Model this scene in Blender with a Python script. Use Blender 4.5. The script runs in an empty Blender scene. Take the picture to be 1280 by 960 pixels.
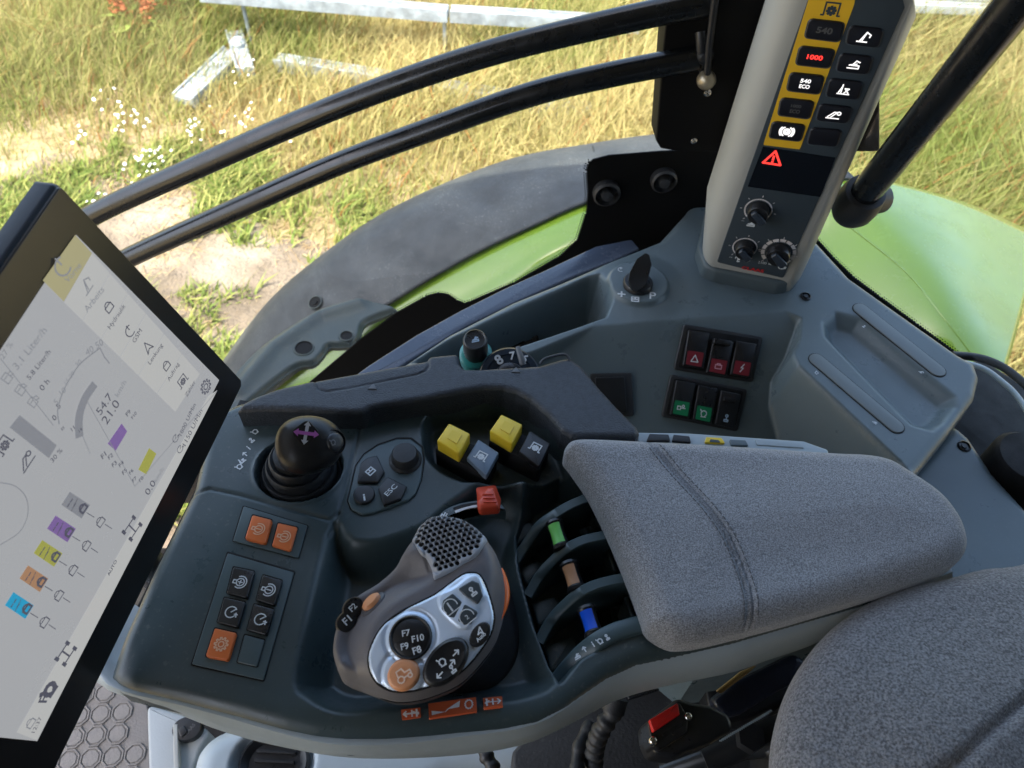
import bpy, bmesh, math, random
import numpy as np
from mathutils import Vector, Matrix
random.seed(7); RNG = np.random.default_rng(7)
R_ = math.radians
# ------------------------------------------------------------------ camera, world, sun, exposure
F = 967.0; CP = np.array([0, 0, .5])
_dn = np.array([599-640, -(1255-480), -F], float); _dn /= np.linalg.norm(_dn)
_up = -_dn; _Y = np.array([0, 0, -1.]); _Y = _Y-_Y.dot(_up)*_up; _Y /= np.linalg.norm(_Y)
RM = np.array([np.cross(_Y, _up), _Y, _up])
def ray(u, v):
    d = RM@np.array([u-640., -(v-480.), -F]); return d/np.linalg.norm(d)
scene = bpy.context.scene
COL = scene.collection
cam_d = bpy.data.cameras.new('camera'); cam = bpy.data.objects.new('camera', cam_d); COL.objects.link(cam)
cam_d.sensor_width = 36; cam_d.lens = 36*F/1280; cam_d.clip_start = .01; cam_d.clip_end = 1000; cam_d.dof.use_dof = True; cam_d.dof.focus_distance = .58; cam_d.dof.aperture_fstop = 14
m4 = Matrix.Identity(4)
for i in range(3):
    for j in range(3): m4[i][j] = RM[i][j]
m4.translation = Vector(CP); cam.matrix_world = m4
scene.camera = cam
W = bpy.data.worlds.new("World"); scene.world = W; W.use_nodes = True
SUN_EL, SUN_AZ = 62, -130            # azimuth from +Y, towards -X
wn = W.node_tree.nodes; wl = W.node_tree.links
sky = wn.new('ShaderNodeTexSky'); sky.sky_type = 'NISHITA'; sky.sun_disc = False
sky.air_density = 1.0; sky.dust_density = 4.0; sky.ozone_density = .6
sky.sun_elevation = R_(SUN_EL); sky.sun_rotation = R_(SUN_AZ)
wl.new(sky.outputs[0], wn['Background'].inputs[0]); wn['Background'].inputs[1].default_value = .15
sd = bpy.data.lights.new('sun', 'SUN'); sd.energy = 2.0; sd.angle = R_(.5); sd.color = (1, .93, .8)
sun = bpy.data.objects.new('sun', sd); COL.objects.link(sun)
_s = Vector((math.cos(R_(SUN_EL))*math.sin(R_(SUN_AZ)), math.cos(R_(SUN_EL))*math.cos(R_(SUN_AZ)), math.sin(R_(SUN_EL))))
sun.rotation_euler = _s.to_track_quat('Z', 'Y').to_euler()
scene.view_settings.view_transform = 'Standard'; scene.view_settings.look = 'None'
scene.view_settings.exposure = 2.15; scene.view_settings.gamma = 1
scene.render.resolution_x = 1024; scene.render.resolution_y = 768

# ------------------------------------------------------------------ frames (planes in the place)
class Fr:
    def __init__(s, o, n, xh=(1, 0, 0)):
        s.o = np.array(o, float); s.n = np.array(n, float); s.n /= np.linalg.norm(s.n)
        x = np.array(xh, float); x -= x.dot(s.n)*s.n; s.x = x/np.linalg.norm(x); s.y = np.cross(s.n, s.x)
    def hit(s, u, v, h=0):
        d = ray(u, v); o = s.o+s.n*h; t = (o-CP).dot(s.n)/d.dot(s.n); return CP+d*t
    def px(s, u, v, h=0):
        p = s.hit(u, v, h)-s.o; return np.array([p.dot(s.x), p.dot(s.y)])
    def pts(s, L, h=0): return np.array([s.px(u, v, h) for u, v in L])
    def w(s, a, b, h=0): return s.o+s.x*a+s.y*b+s.n*h
def FZ(z): return Fr((0, 0, z), (0, 0, 1))
def P(u, v, z): return FZ(z).hit(u, v)
def PY(u, v, y):
    d = ray(u, v); return CP+d*(y-CP[1])/d[1]
def zoomer(x0, y0, s): return lambda L: [(x0+x/s, y0+y/s) for x, y in L]

# ------------------------------------------------------------------ materials
MATS = {}
def mat(name, col, rough=.5, metal=0, spec=.5, bump=0, bscale=400, var=0, vscale=8, col2=None, emis=None, estr=1, coat=0, bump2=0, bscale2=40, sheen=0, dust=0, dustcol=(.35, .34, .3), voro=False):
    m = bpy.data.materials.new(name); m.use_nodes = True; N = m.node_tree.nodes; L = m.node_tree.links
    b = N['Principled BSDF']; b.inputs['Base Color'].default_value = (*col, 1)
    b.inputs['Roughness'].default_value = rough; b.inputs['Metallic'].default_value = metal
    b.inputs['Specular IOR Level'].default_value = spec; b.inputs['Coat Weight'].default_value = coat
    b.inputs['Sheen Weight'].default_value = sheen
    tc = N.new('ShaderNodeTexCoord')
    cout = None
    if var or col2:
        nz = N.new('ShaderNodeTexNoise'); nz.inputs['Scale'].default_value = vscale; nz.inputs['Detail'].default_value = 6
        L.new(tc.outputs['Object'], nz.inputs['Vector'])
        rp = N.new('ShaderNodeValToRGB'); rp.color_ramp.elements[0].position = .35; rp.color_ramp.elements[1].position = .65
        c2 = col2 or tuple(c*(1+var) for c in col); c1 = col if col2 else tuple(c*(1-var) for c in col)
        rp.color_ramp.elements[0].color = (*c1, 1); rp.color_ramp.elements[1].color = (*c2, 1)
        L.new(nz.outputs[0], rp.inputs[0]); cout = rp.outputs[0]
    if dust:
        n2 = N.new('ShaderNodeTexNoise'); n2.inputs['Scale'].default_value = 260; n2.inputs['Detail'].default_value = 3
        n3 = N.new('ShaderNodeTexNoise'); n3.inputs['Scale'].default_value = 9; n3.inputs['Detail'].default_value = 8
        L.new(tc.outputs['Object'], n2.inputs['Vector']); L.new(tc.outputs['Object'], n3.inputs['Vector'])
        r2 = N.new('ShaderNodeMapRange'); r2.inputs[1].default_value = .60; r2.inputs[2].default_value = .72
        L.new(n2.outputs[0], r2.inputs[0])
        r3 = N.new('ShaderNodeMapRange'); r3.inputs[1].default_value = .4; r3.inputs[2].default_value = .75; r3.inputs[3].default_value = .12; r3.inputs[4].default_value = 1
        L.new(n3.outputs[0], r3.inputs[0])
        ad = N.new('ShaderNodeMath'); ad.operation = 'MULTIPLY'; L.new(r2.outputs[0], ad.inputs[0]); L.new(r3.outputs[0], ad.inputs[1])
        a2 = N.new('ShaderNodeMath'); a2.operation = 'MULTIPLY_ADD'; L.new(r3.outputs[0], a2.inputs[0]); a2.inputs[1].default_value = .25; L.new(ad.outputs[0], a2.inputs[2])
        mu = N.new('ShaderNodeMath'); mu.operation = 'MULTIPLY'; L.new(a2.outputs[0], mu.inputs[0]); mu.inputs[1].default_value = dust
        mx = N.new('ShaderNodeMix'); mx.data_type = 'RGBA'; L.new(mu.outputs[0], mx.inputs[0])
        if cout: L.new(cout, mx.inputs[6])
        else: mx.inputs[6].default_value = (*col, 1)
        mx.inputs[7].default_value = (*dustcol, 1); cout = mx.outputs[2]
    if cout: L.new(cout, b.inputs['Base Color'])
    if dust:
        n4 = N.new('ShaderNodeTexNoise'); n4.inputs['Scale'].default_value = 22; n4.inputs['Detail'].default_value = 9; n4.inputs['Roughness'].default_value = .7
        L.new(tc.outputs['Object'], n4.inputs['Vector']); r4 = N.new('ShaderNodeMapRange'); r4.inputs[1].default_value = .35; r4.inputs[2].default_value = .68; r4.inputs[3].default_value = max(rough-.11, .05); r4.inputs[4].default_value = min(rough+.16, 1)
        L.new(n4.outputs[0], r4.inputs[0]); L.new(r4.outputs[0], b.inputs['Roughness'])
    last = None
    for bs, st in ((bscale, bump), (bscale2, bump2)):
        if not st: continue
        if voro and bs == bscale:
            nz = N.new('ShaderNodeTexVoronoi'); nz.inputs['Scale'].default_value = bs
        else:
            nz = N.new('ShaderNodeTexNoise'); nz.inputs['Scale'].default_value = bs; nz.inputs['Detail'].default_value = 3
        L.new(tc.outputs['Object'], nz.inputs['Vector'])
        bp = N.new('ShaderNodeBump'); bp.inputs['Strength'].default_value = st; bp.inputs['Distance'].default_value = .6/bs
        L.new(nz.outputs[0], bp.inputs['Height'])
        if last: L.new(last, bp.inputs['Normal'])
        last = bp.outputs[0]
    if last: L.new(last, b.inputs['Normal'])
    if emis: b.inputs['Emission Color'].default_value = (*emis, 1); b.inputs['Emission Strength'].default_value = estr
    MATS[name] = m; return m
teal = mat('teal_plastic', (.036, .058, .064), .35, bump=.22, bscale=1500, var=.12, vscale=14, dust=.2)
tealb = mat('panel_plastic', (.06, .094, .104), .38, bump=.2, bscale=1500, var=.08)
trimm = mat('textured_trim', (.036, .043, .053), .45, bump=.8, bscale=750, voro=False, var=.15, vscale=300)
bandm = mat('pale_plastic', (.34, .40, .43), .4, bump=.15, bscale=1400, var=.06, dust=.05)
sidem = mat('side_plastic', (.105, .142, .158), .35, bump=.25, bscale=1400, var=.08, dust=.14)
greym = mat('pillar_grey', (.33, .335, .31), .42, bump=.15, bscale=1200, var=.04)
facem = mat('panel_face', (.038, .052, .064), .35, bump=.08, bscale=1500)
black = mat('black_plastic', (.012, .013, .015), .35, bump=.15, bscale=1200, dust=.04)
blackm = mat('matt_black', (.0035, .0035, .004), .75, bump=.2, bscale=600, dust=.006)
rubber = mat('rubber', (.020, .022, .025), .5, bump=.3, bscale=900, dust=.05)
gloss = mat('gloss_black_paint', (.006, .007, .008), .26, coat=.15, dust=.015)
orange = mat('orange_button', (.75, .17, .035), .4, var=.06)
orangel = mat('pale_orange_button', (.72, .32, .15), .4)
redlev = mat('red_lever', (.62, .07, .03), .42, bump=.1)
yellow = mat('yellow_plastic', (.78, .55, .03), .36, bump=.1, bscale=900, var=.05)
ystrip = mat('amber_print', (.80, .48, .02), .5)
white = mat('white_print', (.62, .66, .68), .5)
whitee = mat('lit_white_symbol', (.8, .8, .8), .5, emis=(1, .97, .95), estr=.25)
rede = mat('lit_red_symbol', (.6, .03, .03), .5, emis=(1, .04, .03), estr=.4)
greyp = mat('dim_grey_print', (.09, .09, .09), .5)
purple = mat('purple_print', (.42, .12, .44), .5)
greenp = mat('green_print', (.01, .2, .08), .4)
redp = mat('dark_red_print', (.2, .02, .03), .4)
silver = mat('silver_plate', (.68, .80, .95), .3, metal=.25, bump=.12, bscale=1600)
taupe = mat('taupe_grip', (.15, .145, .155), .5, bump=.4, bscale=1300, var=.08)
taupel = mat('grille_grey', (.36, .39, .44), .4, bump=.1)
fabric = mat('grey_fabric', (.12, .126, .134), .9, bump=1., bscale=1200, col2=(.34, .35, .37), vscale=1100, sheen=.3, bump2=.25, bscale2=200)
seatm = mat('seat_fabric', (.07, .07, .072), .9, bump=1., bscale=800, col2=(.23, .23, .235), vscale=650, sheen=.3, bump2=.4, bscale2=150)
thread = mat('thread', (.09, .09, .095), .8)
greenpaint = mat('green_paint', (.17, .28, .02), .2, coat=.5, var=.10, dust=.18, dustcol=(.30, .38, .28), vscale=3)
fendb = mat('dusty_black_plastic', (.03, .033, .036), .6, bump=.3, bscale=500, dust=.6, dustcol=(.24, .25, .24))
oliv = mat('olive_plastic', (.035, .045, .042), .4, bump=.2, bscale=600, dust=.5, dustcol=(.16, .18, .14))
galv = mat('galvanised_steel', (.30, .34, .38), .55, metal=.2, var=.25, bump=.3, bscale=60, vscale=14, dust=.7, dustcol=(.34, .30, .24))
chrome = mat('bright_metal', (.6, .58, .54), .25, metal=1)
brass = mat('yellowed_metal', (.55, .36, .15), .35, metal=.8)
glowgreen = mat('light_green_cap', (.16, .55, .10), .35)
browncap = mat('brown_cap', (.42, .20, .09), .4)
fritm = mat('window_print_black', (.002, .002, .0022), .6, spec=.2)
bluecap = mat('blue_cap', (.005, .09, .65), .35)
tealring = mat('teal_ring', (.02, .22, .2), .3, coat=.5)
whitepl = mat('white_panel', (.32, .35, .36), .5, bump=.1, dust=.15)
matm = mat('grey_rubber_mat', (.15, .145, .14), .7, bump=.4, bscale=300, dust=.15)
blockm = mat('light_block_dark', (.02, .022, .025), .7)  # for the added walls, dark so they return little light
ivory = mat('roof_lining', (.11, .11, .11), .8, bump=.3)
screen = mat('lit_screen', (.05, .05, .055), .22, dust=.05, emis=(.80, .82, .85), estr=.10)
scr_l = mat('screen_pale_panel', (.04, .04, .04), .22, emis=(.86, .87, .86), estr=.115)
scr_y = mat('screen_yellow_tile', (.05, .05, .03), .22, emis=(.8, .74, .42), estr=.10)
scr_d = mat('screen_dark_print', (.10, .10, .12), .25, emis=(.1, .1, .13), estr=.15)
scr_g = mat('screen_grey_print', (.12, .12, .13), .25, emis=(.3, .31, .34), estr=.15)
scr_p = mat('screen_purple', (.2, .1, .3), .25, emis=(.26, .17, .40), estr=.13)
scr_o = mat('screen_olive', (.2, .2, .02), .25, emis=(.40, .40, .10), estr=.16)
scr_b = mat('screen_blue', (.02, .2, .4), .25, emis=(.03, .33, .52), estr=.18)
scr_n = mat('screen_brown', (.3, .15, .08), .25, emis=(.42, .24, .14), estr=.16)
bezel = mat('bezel_glass', (.02, .019, .019), .30, spec=.6)
def glass_mat():
    m = bpy.data.materials.new('window_glass'); m.use_nodes = True; N = m.node_tree.nodes; L = m.node_tree.links
    N.clear(); o = N.new('ShaderNodeOutputMaterial'); mx = N.new('ShaderNodeMixShader'); t = N.new('ShaderNodeBsdfTransparent'); g = N.new('ShaderNodeBsdfGlossy')
    t.inputs[0].default_value = (.93, .97, .94, 1); g.inputs['Roughness'].default_value = .02
    lw = N.new('ShaderNodeFresnel'); lw.inputs[0].default_value = 1.45
    L.new(lw.outputs[0], mx.inputs[0]); L.new(t.outputs[0], mx.inputs[1]); L.new(g.outputs[0], mx.inputs[2])
    # film of dust and smears on the glass
    tc = N.new('ShaderNodeTexCoord'); mp = N.new('ShaderNodeMapping'); mp.inputs['Scale'].default_value = (3, 3, 9); n = N.new('ShaderNodeTexNoise'); n.inputs['Scale'].default_value = 2.2; n.inputs['Detail'].default_value = 10; n.inputs['Roughness'].default_value = .7
    L.new(tc.outputs['Object'], mp.inputs[0]); L.new(mp.outputs[0], n.inputs['Vector']); r = N.new('ShaderNodeMapRange'); r.inputs[1].default_value = .42; r.inputs[2].default_value = .75; r.inputs[3].default_value = .004; r.inputs[4].default_value = .045
    d = N.new('ShaderNodeBsdfDiffuse'); d.inputs[0].default_value = (.6, .6, .56, 1); m2 = N.new('ShaderNodeMixShader'); L.new(n.outputs[0], r.inputs[0]); L.new(r.outputs[0], m2.inputs[0]); L.new(mx.outputs[0], m2.inputs[1]); L.new(d.outputs[0], m2.inputs[2]); L.new(m2.outputs[0], o.inputs[0]); return m
glassm = glass_mat()
def attr_mat(name, trans=.35, rough=.6):
    m = bpy.data.materials.new(name); m.use_nodes = True; N = m.node_tree.nodes; L = m.node_tree.links
    b = N['Principled BSDF']; a = N.new('ShaderNodeAttribute'); a.attribute_name = 'Col'
    L.new(a.outputs['Color'], b.inputs['Base Color']); b.inputs['Roughness'].default_value = rough; b.inputs['Specular IOR Level'].default_value = .2
    tr = N.new('ShaderNodeBsdfTranslucent'); L.new(a.outputs['Color'], tr.inputs[0])
    mx = N.new('ShaderNodeMixShader'); mx.inputs[0].default_value = trans
    L.new(b.outputs[0], mx.inputs[1]); L.new(tr.outputs[0], mx.inputs[2]); L.new(mx.outputs[0], N['Material Output'].inputs[0]); return m
grassm = attr_mat('grass_blades')

# ------------------------------------------------------------------ objects
BASE = {}
def base_of(p): return BASE.get(p.name, np.zeros(3)) if p else np.zeros(3)
def link(name, V, Fc, m, parent=None, sharp=38, flat=False):
    me = bpy.data.meshes.new(name)
    V = np.asarray(V, float)-base_of(parent)
    me.from_pydata([tuple(v) for v in V], [], [tuple(int(i) for i in f) for f in Fc]); me.validate(); me.materials.append(m)
    if not flat:
        me.polygons.foreach_set('use_smooth', [True]*len(me.polygons)); me.set_sharp_from_angle(angle=R_(sharp))
    me.update()
    o = bpy.data.objects.new(name, me); COL.objects.link(o)
    if parent: o.parent = parent; BASE[o.name] = base_of(parent)
    return o
def thing(name, label, cat, loc, group=None):
    o = bpy.data.objects.new(name, None); o.empty_display_size = .02; COL.objects.link(o); o.location = tuple(loc)
    BASE[o.name] = np.array(loc, float); o['label'] = label; o['category'] = cat
    if group: o['group'] = group
    return o
def tag(o, label=None, cat=None, group=None, kind=None):
    for k, v in (('label', label), ('category', cat), ('group', group), ('kind', kind)):
        if v: o[k] = v
    return o
class MB:
    def __init__(s): s.V = []; s.F = []
    def add(s, V, Fc):
        k = len(s.V); s.V += [tuple(v) for v in V]; s.F += [tuple(i+k for i in f) for f in Fc]; return s
    def link(s, name, m, parent=None, **k): return link(name, s.V, s.F, m, parent, **k)
def area2(p): return .5*np.sum(p[:, 0]*np.roll(p[:, 1], -1)-np.roll(p[:, 0], -1)*p[:, 1])
def ccw(p): p = np.asarray(p, float); return p if area2(p) > 0 else p[::-1]
def rpoly(p, r, n=5):
    p = ccw(p); out = []; N = len(p)
    for i in range(N):
        a, b, c = p[i-1], p[i], p[(i+1) % N]
        u = a-b; v = c-b; lu = np.linalg.norm(u); lv = np.linalg.norm(v)
        if lu < 1e-9 or lv < 1e-9: continue
        u /= lu; v /= lv; cs = np.clip(u.dot(v), -1, 1); ang = math.acos(cs)
        if r <= 0 or ang > 3.0: out.append(b); continue
        t = min(r/math.tan(ang/2), lu*.45, lv*.45)
        s, e = b+u*t, b+v*t
        for k in range(n+1):
            q = k/n; out.append((1-q)**2*s+2*q*(1-q)*b+q*q*e)
    return np.array(out)
def inset(p, d):
    e = np.roll(p, -1, 0)-p; e /= np.maximum(np.linalg.norm(e, axis=1, keepdims=True), 1e-9)
    n = np.stack([-e[:, 1], e[:, 0]], 1); m = n+np.roll(n, 1, 0); l = np.linalg.norm(m, axis=1, keepdims=True); m /= np.maximum(l, 1e-6)
    c = np.clip((m*n).sum(1, keepdims=True), .5, 1); return p+m*d/c
def spl(L, n=8, closed=True):
    L = np.asarray(L, float); out = []; N = len(L)
    for i in range(N if closed else N-1):
        if closed: a, b, c, d = L[i-1], L[i], L[(i+1) % N], L[(i+2) % N]
        else: a, b, c, d = L[max(i-1, 0)], L[i], L[i+1], L[min(i+2, N-1)]
        for k in range(n):
            t = k/n; out.append(.5*((2*b)+(-a+c)*t+(2*a-5*b+4*c-d)*t*t+(-a+3*b-3*c+d)*t**3))
    if not closed: out.append(L[-1])
    return np.array(out)
def prism_mb(fr, poly, h0, h1, bev=0, r=0, segs=3, mb=None):
    p = rpoly(poly, r) if r else ccw(poly); mb = mb or MB(); n = len(p); rings = [(p, h0)]
    if bev:
        for k in range(segs+1):
            a = k/segs*math.pi/2; rings.append((inset(p, bev*(1-math.cos(a))), h1-bev+bev*math.sin(a)))
    else: rings.append((p, h1))
    V = [fr.w(a, b, h) for q, h in rings for a, b in q]; Fc = []
    for k in range(len(rings)-1):
        for i in range(n): j = (i+1) % n; Fc.append((k*n+i, k*n+j, (k+1)*n+j, (k+1)*n+i))
    Fc.append(tuple(range((len(rings)-1)*n, len(rings)*n))); Fc.append(tuple(range(n-1, -1, -1)))
    return mb.add(V, Fc)
def prism(name, fr, quad, h0, h1, m, parent=None, bev=.0006, r=.002, px=True, label=None):
    q = fr.pts(quad, h1) if px else np.asarray(quad)
    if bev and px: r = max(r, bev*1.25)
    o = prism_mb(fr, q, h0, h1, bev, r).link(name, m, parent, sharp=50)
    if label: o['label'] = label
    return o
def lathe_mb(fr, c, prof, n=32, sx=1, sy=1, rot=0, mb=None, shear=(0, 0)):
    mb = mb or MB(); V = []; Fc = []; ca, sa = math.cos(rot), math.sin(rot)
    for r, h in prof:
        for i in range(n):
            a = 2*math.pi*i/n; x, y = r*sx*math.cos(a), r*sy*math.sin(a)
            V.append(fr.w(c[0]+x*ca-y*sa+shear[0]*h, c[1]+x*sa+y*ca+shear[1]*h, h))
    for k in range(len(prof)-1):
        for i in range(n): j = (i+1) % n; Fc.append((k*n+i, k*n+j, (k+1)*n+j, (k+1)*n+i))
    Fc.append(tuple(range((len(prof)-1)*n, len(prof)*n))); Fc.append(tuple(range(n-1, -1, -1)))
    return mb.add(V, Fc)
def button_prof(r, h0, h1, b): return [(r, h0), (r, h1-b), (r-b*.3, h1-b*.3), (r-b, h1), (r*.3, h1+b*.15)]
def lathe(name, fr, c, prof, m, parent=None, sharp=40, label=None, **k):
    o = lathe_mb(fr, c, prof, **k).link(name, m, parent, sharp=sharp)
    if label: o['label'] = label
    return o
def tube_mb(path, r, n=12, mb=None, cap=True):
    path = np.asarray(path, float); N = len(path); rr = r if hasattr(r, '__len__') else [r]*N
    mb = mb or MB(); V = []; t0 = path[1]-path[0]; t0 /= np.linalg.norm(t0)
    x = np.cross(t0, (0, 0, 1.)) if abs(t0[2]) < .9 else np.cross(t0, (1., 0, 0)); x /= np.linalg.norm(x)
    for i in range(N):
        t = path[min(i+1, N-1)]-path[max(i-1, 0)]; t /= max(np.linalg.norm(t), 1e-9)
        x = x-x.dot(t)*t; x /= np.linalg.norm(x); y = np.cross(t, x)
        for k in range(n): a = 2*math.pi*k/n; V.append(path[i]+(x*math.cos(a)+y*math.sin(a))*rr[i])
    Fc = [(i*n+k, i*n+(k+1) % n, (i+1)*n+(k+1) % n, (i+1)*n+k) for i in range(N-1) for k in range(n)]
    if cap: Fc += [tuple(range(n-1, -1, -1)), tuple(range((N-1)*n, N*n))]
    return mb.add(V, Fc)
def tube(name, path, r, m, parent=None, n=12): return tube_mb(path, r, n).link(name, m, parent, sharp=60)
def ball_mb(c, r, n=20, mb=None, sc=(1, 1, 1)):
    return lathe_mb(Fr(c, (0, 0, 1)), (0, 0), [(max(1e-5, r*sc[0]*math.sin(math.pi*k/12)), -r*sc[2]*math.cos(math.pi*k/12)) for k in range(13)], n=n, sy=sc[1]/sc[0], mb=mb)
# signed distance, positive inside
def sdf(poly, X, Y):
    p = np.asarray(poly, float); d2 = np.full(X.shape, 1e9); ins = np.zeros(X.shape, bool); N = len(p)
    for i in range(N):
        a, b = p[i], p[(i+1) % N]; e = b-a; L2 = max(e.dot(e), 1e-12)
        t = np.clip(((X-a[0])*e[0]+(Y-a[1])*e[1])/L2, 0, 1); dx, dy = X-a[0]-t*e[0], Y-a[1]-t*e[1]
        d2 = np.minimum(d2, dx*dx+dy*dy)
        c = ((a[1] > Y) != (b[1] > Y)); xi = a[0]+(Y-a[1])*e[0]/(e[1] if abs(e[1]) > 1e-12 else 1e-12); ins ^= c & (X < xi)
    d = np.sqrt(d2); return np.where(ins, d, -d)
def dline(path, X, Y):
    p = np.asarray(path, float); d2 = np.full(X.shape, 1e9)
    for a, b in zip(p[:-1], p[1:]):
        e = b-a; t = np.clip(((X-a[0])*e[0]+(Y-a[1])*e[1])/max(e.dot(e), 1e-12), 0, 1)
        d2 = np.minimum(d2, (X-a[0]-t*e[0])**2+(Y-a[1]-t*e[1])**2)
    return np.sqrt(d2)
def S(t): t = np.clip(t, 0, 1); return t*t*(3-2*t)
def step(d, w, off=0): return S((d-off)/w+.5)
def edge(d, r):        # drop of a rounded edge
    q = np.clip(r-d, 0, r); return r-np.sqrt(np.maximum(r*r-q*q, 0))
def nearest(poly, x, y):
    p = np.asarray(poly); best = None
    a = p; b = np.roll(p, -1, 0); e = b-a; t = np.clip(((x-a[:, 0])*e[:, 0]+(y-a[:, 1])*e[:, 1])/np.maximum((e*e).sum(1), 1e-12), 0, 1)
    q = a+e*t[:, None]; i = np.argmin((q[:, 0]-x)**2+(q[:, 1]-y)**2); return q[i]
def hf(name, outline, zf, res, m, parent=None, skirt=.02, fr=None, sharp=180):
    """moulded surface: height over a plane frame, cut exactly to an outline, with a skirt"""
    o = ccw(outline); fr = fr or FZ(0)
    x0, y0 = o.min(0)-res*1.5; x1, y1 = o.max(0)+res*1.5
    xs = np.arange(x0, x1, res); ys = np.arange(y0, y1, res); X, Y = np.meshgrid(xs, ys, indexing='ij'); D = sdf(o, X, Y)
    ins = D > 0; nx, ny = X.shape
    cell = ins[:-1, :-1] | ins[1:, :-1] | ins[:-1, 1:] | ins[1:, 1:]
    need = np.zeros_like(ins); need[:-1, :-1] |= cell; need[1:, :-1] |= cell; need[:-1, 1:] |= cell; need[1:, 1:] |= cell
    for i, j in zip(*np.where(need & ~ins)):
        X[i, j], Y[i, j] = nearest(o, X[i, j], Y[i, j])
    near = need & ins & (D < res*.35)
    for i, j in zip(*np.where(near)): pass
    D = np.maximum(sdf(o, X, Y), 0); D[need & ~ins] = 0
    Z = zf(X, Y, D)
    idx = -np.ones(X.shape, int); idx[need] = np.arange(need.sum())
    xx, yy, zz = X[need], Y[need], Z[need]
    V = fr.o+np.outer(xx, fr.x)+np.outer(yy, fr.y)+np.outer(zz, fr.n)
    ci, cj = np.where(cell)
    Q = np.stack([idx[ci, cj], idx[ci+1, cj], idx[ci+1, cj+1], idx[ci, cj+1]], 1)
    ed = np.concatenate([Q[:, [0, 1]], Q[:, [1, 2]], Q[:, [2, 3]], Q[:, [3, 0]]]); nV = len(V)
    key = ed[:, 0]*nV+ed[:, 1]; rev = ed[:, 1]*nV+ed[:, 0]; bd = ed[~np.isin(key, rev)]
    A = V[bd[:, 0]]; B = V[bd[:, 1]]; k = len(bd)
    A2 = A-fr.n*skirt; B2 = B-fr.n*skirt
    V2 = np.concatenate([V, A, B, B2, A2]); q2 = np.stack([nV+k+np.arange(k), nV+np.arange(k), nV+3*k+np.arange(k), nV+2*k+np.arange(k)], 1)
    Fc = np.concatenate([Q, q2]); V2 = V2-base_of(parent)
    me = bpy.data.meshes.new(name); me.vertices.add(len(V2)); me.vertices.foreach_set('co', V2.ravel())
    me.loops.add(len(Fc)*4); me.loops.foreach_set('vertex_index', Fc.ravel()); me.polygons.add(len(Fc))
    me.polygons.foreach_set('loop_start', np.arange(len(Fc))*4); me.update(calc_edges=True); me.validate()
    me.polygons.foreach_set('use_smooth', [True]*len(me.polygons)); me.materials.append(m)
    if sharp < 180: me.set_sharp_from_angle(angle=R_(sharp))
    ob = bpy.data.objects.new(name, me); COL.objects.link(ob)
    if parent: ob.parent = parent; BASE[ob.name] = base_of(parent)
    return ob
# ---- flat print: text and stroke symbols laid on a plane
_tc = {}
def text_geo(s, bold=.012):
    k = (s, bold)
    if k not in _tc:
        c = bpy.data.curves.new('t', 'FONT'); c.body = s; c.offset = bold; c.resolution_u = 3
        o = bpy.data.objects.new('t', c); COL.objects.link(o); dg = bpy.context.evaluated_depsgraph_get()
        me = o.evaluated_get(dg).to_mesh(); V = np.array([v.co[:2] for v in me.vertices]); Fc = [tuple(p.vertices) for p in me.polygons]
        o.evaluated_get(dg).to_mesh_clear(); bpy.data.objects.remove(o); bpy.data.curves.remove(c)
        lo, hi = V.min(0), V.max(0); _tc[k] = ((V-(lo+hi)/2)/(hi[1]-lo[1]), Fc, (hi[0]-lo[0])/(hi[1]-lo[1]))
    return _tc[k]
def text_mb(fr, s, a, b, h=.0003, ht=None, mb=None, bold=.012):
    """text with its baseline direction from pixel a to pixel b, filling that length (ht: height as a share of the length)"""
    V, Fc, asp = text_geo(s, bold); A, B = fr.px(*a, h), fr.px(*b, h); ex = B-A; L = np.linalg.norm(ex); ex /= L; ey = np.array([-ex[1], ex[0]])
    sx = L/asp; sy = L*ht if ht else sx; c = (A+B)/2; mb = mb or MB()
    return mb.add([fr.w(*(c+ex*v[0]*sx+ey*v[1]*sy), h) for v in V], Fc)
def text(fr, s, a, b, m, parent, h=.0003, name='lettering', **k): return text_mb(fr, s, a, b, h, **k).link(name, m, parent, flat=True)
def stroke_mb(fr, L, w, h, mb, closed=False):
    L = [np.array(p, float) for p in L]
    if closed: L.append(L[0])
    for a, b in zip(L[:-1], L[1:]):
        e = b-a; l = np.linalg.norm(e)
        if l < 1e-7: continue
        e /= l; n = np.array([-e[1], e[0]])*w/2; a2, b2 = a-e*w*.3, b+e*w*.3; hh = h+random.random()*.00006
        mb.add([fr.w(*q, hh) for q in (a2-n, b2-n, b2+n, a2+n)], [(0, 1, 2, 3)])
def circ(cx, cy, r, n=14, a0=0, a1=360): return [(cx+r*math.cos(R_(a0+(a1-a0)*k/n)), cy+r*math.sin(R_(a0+(a1-a0)*k/n))) for k in range(n+1)]
def gear(cx, cy, r, n=8): return [(cx+q*math.cos((k+o)*2*math.pi/n), cy+q*math.sin((k+o)*2*math.pi/n)) for k in range(n) for o, q in ((.0, r), (.3, r), (.45, r*.72), (.85, r*.72))]
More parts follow.
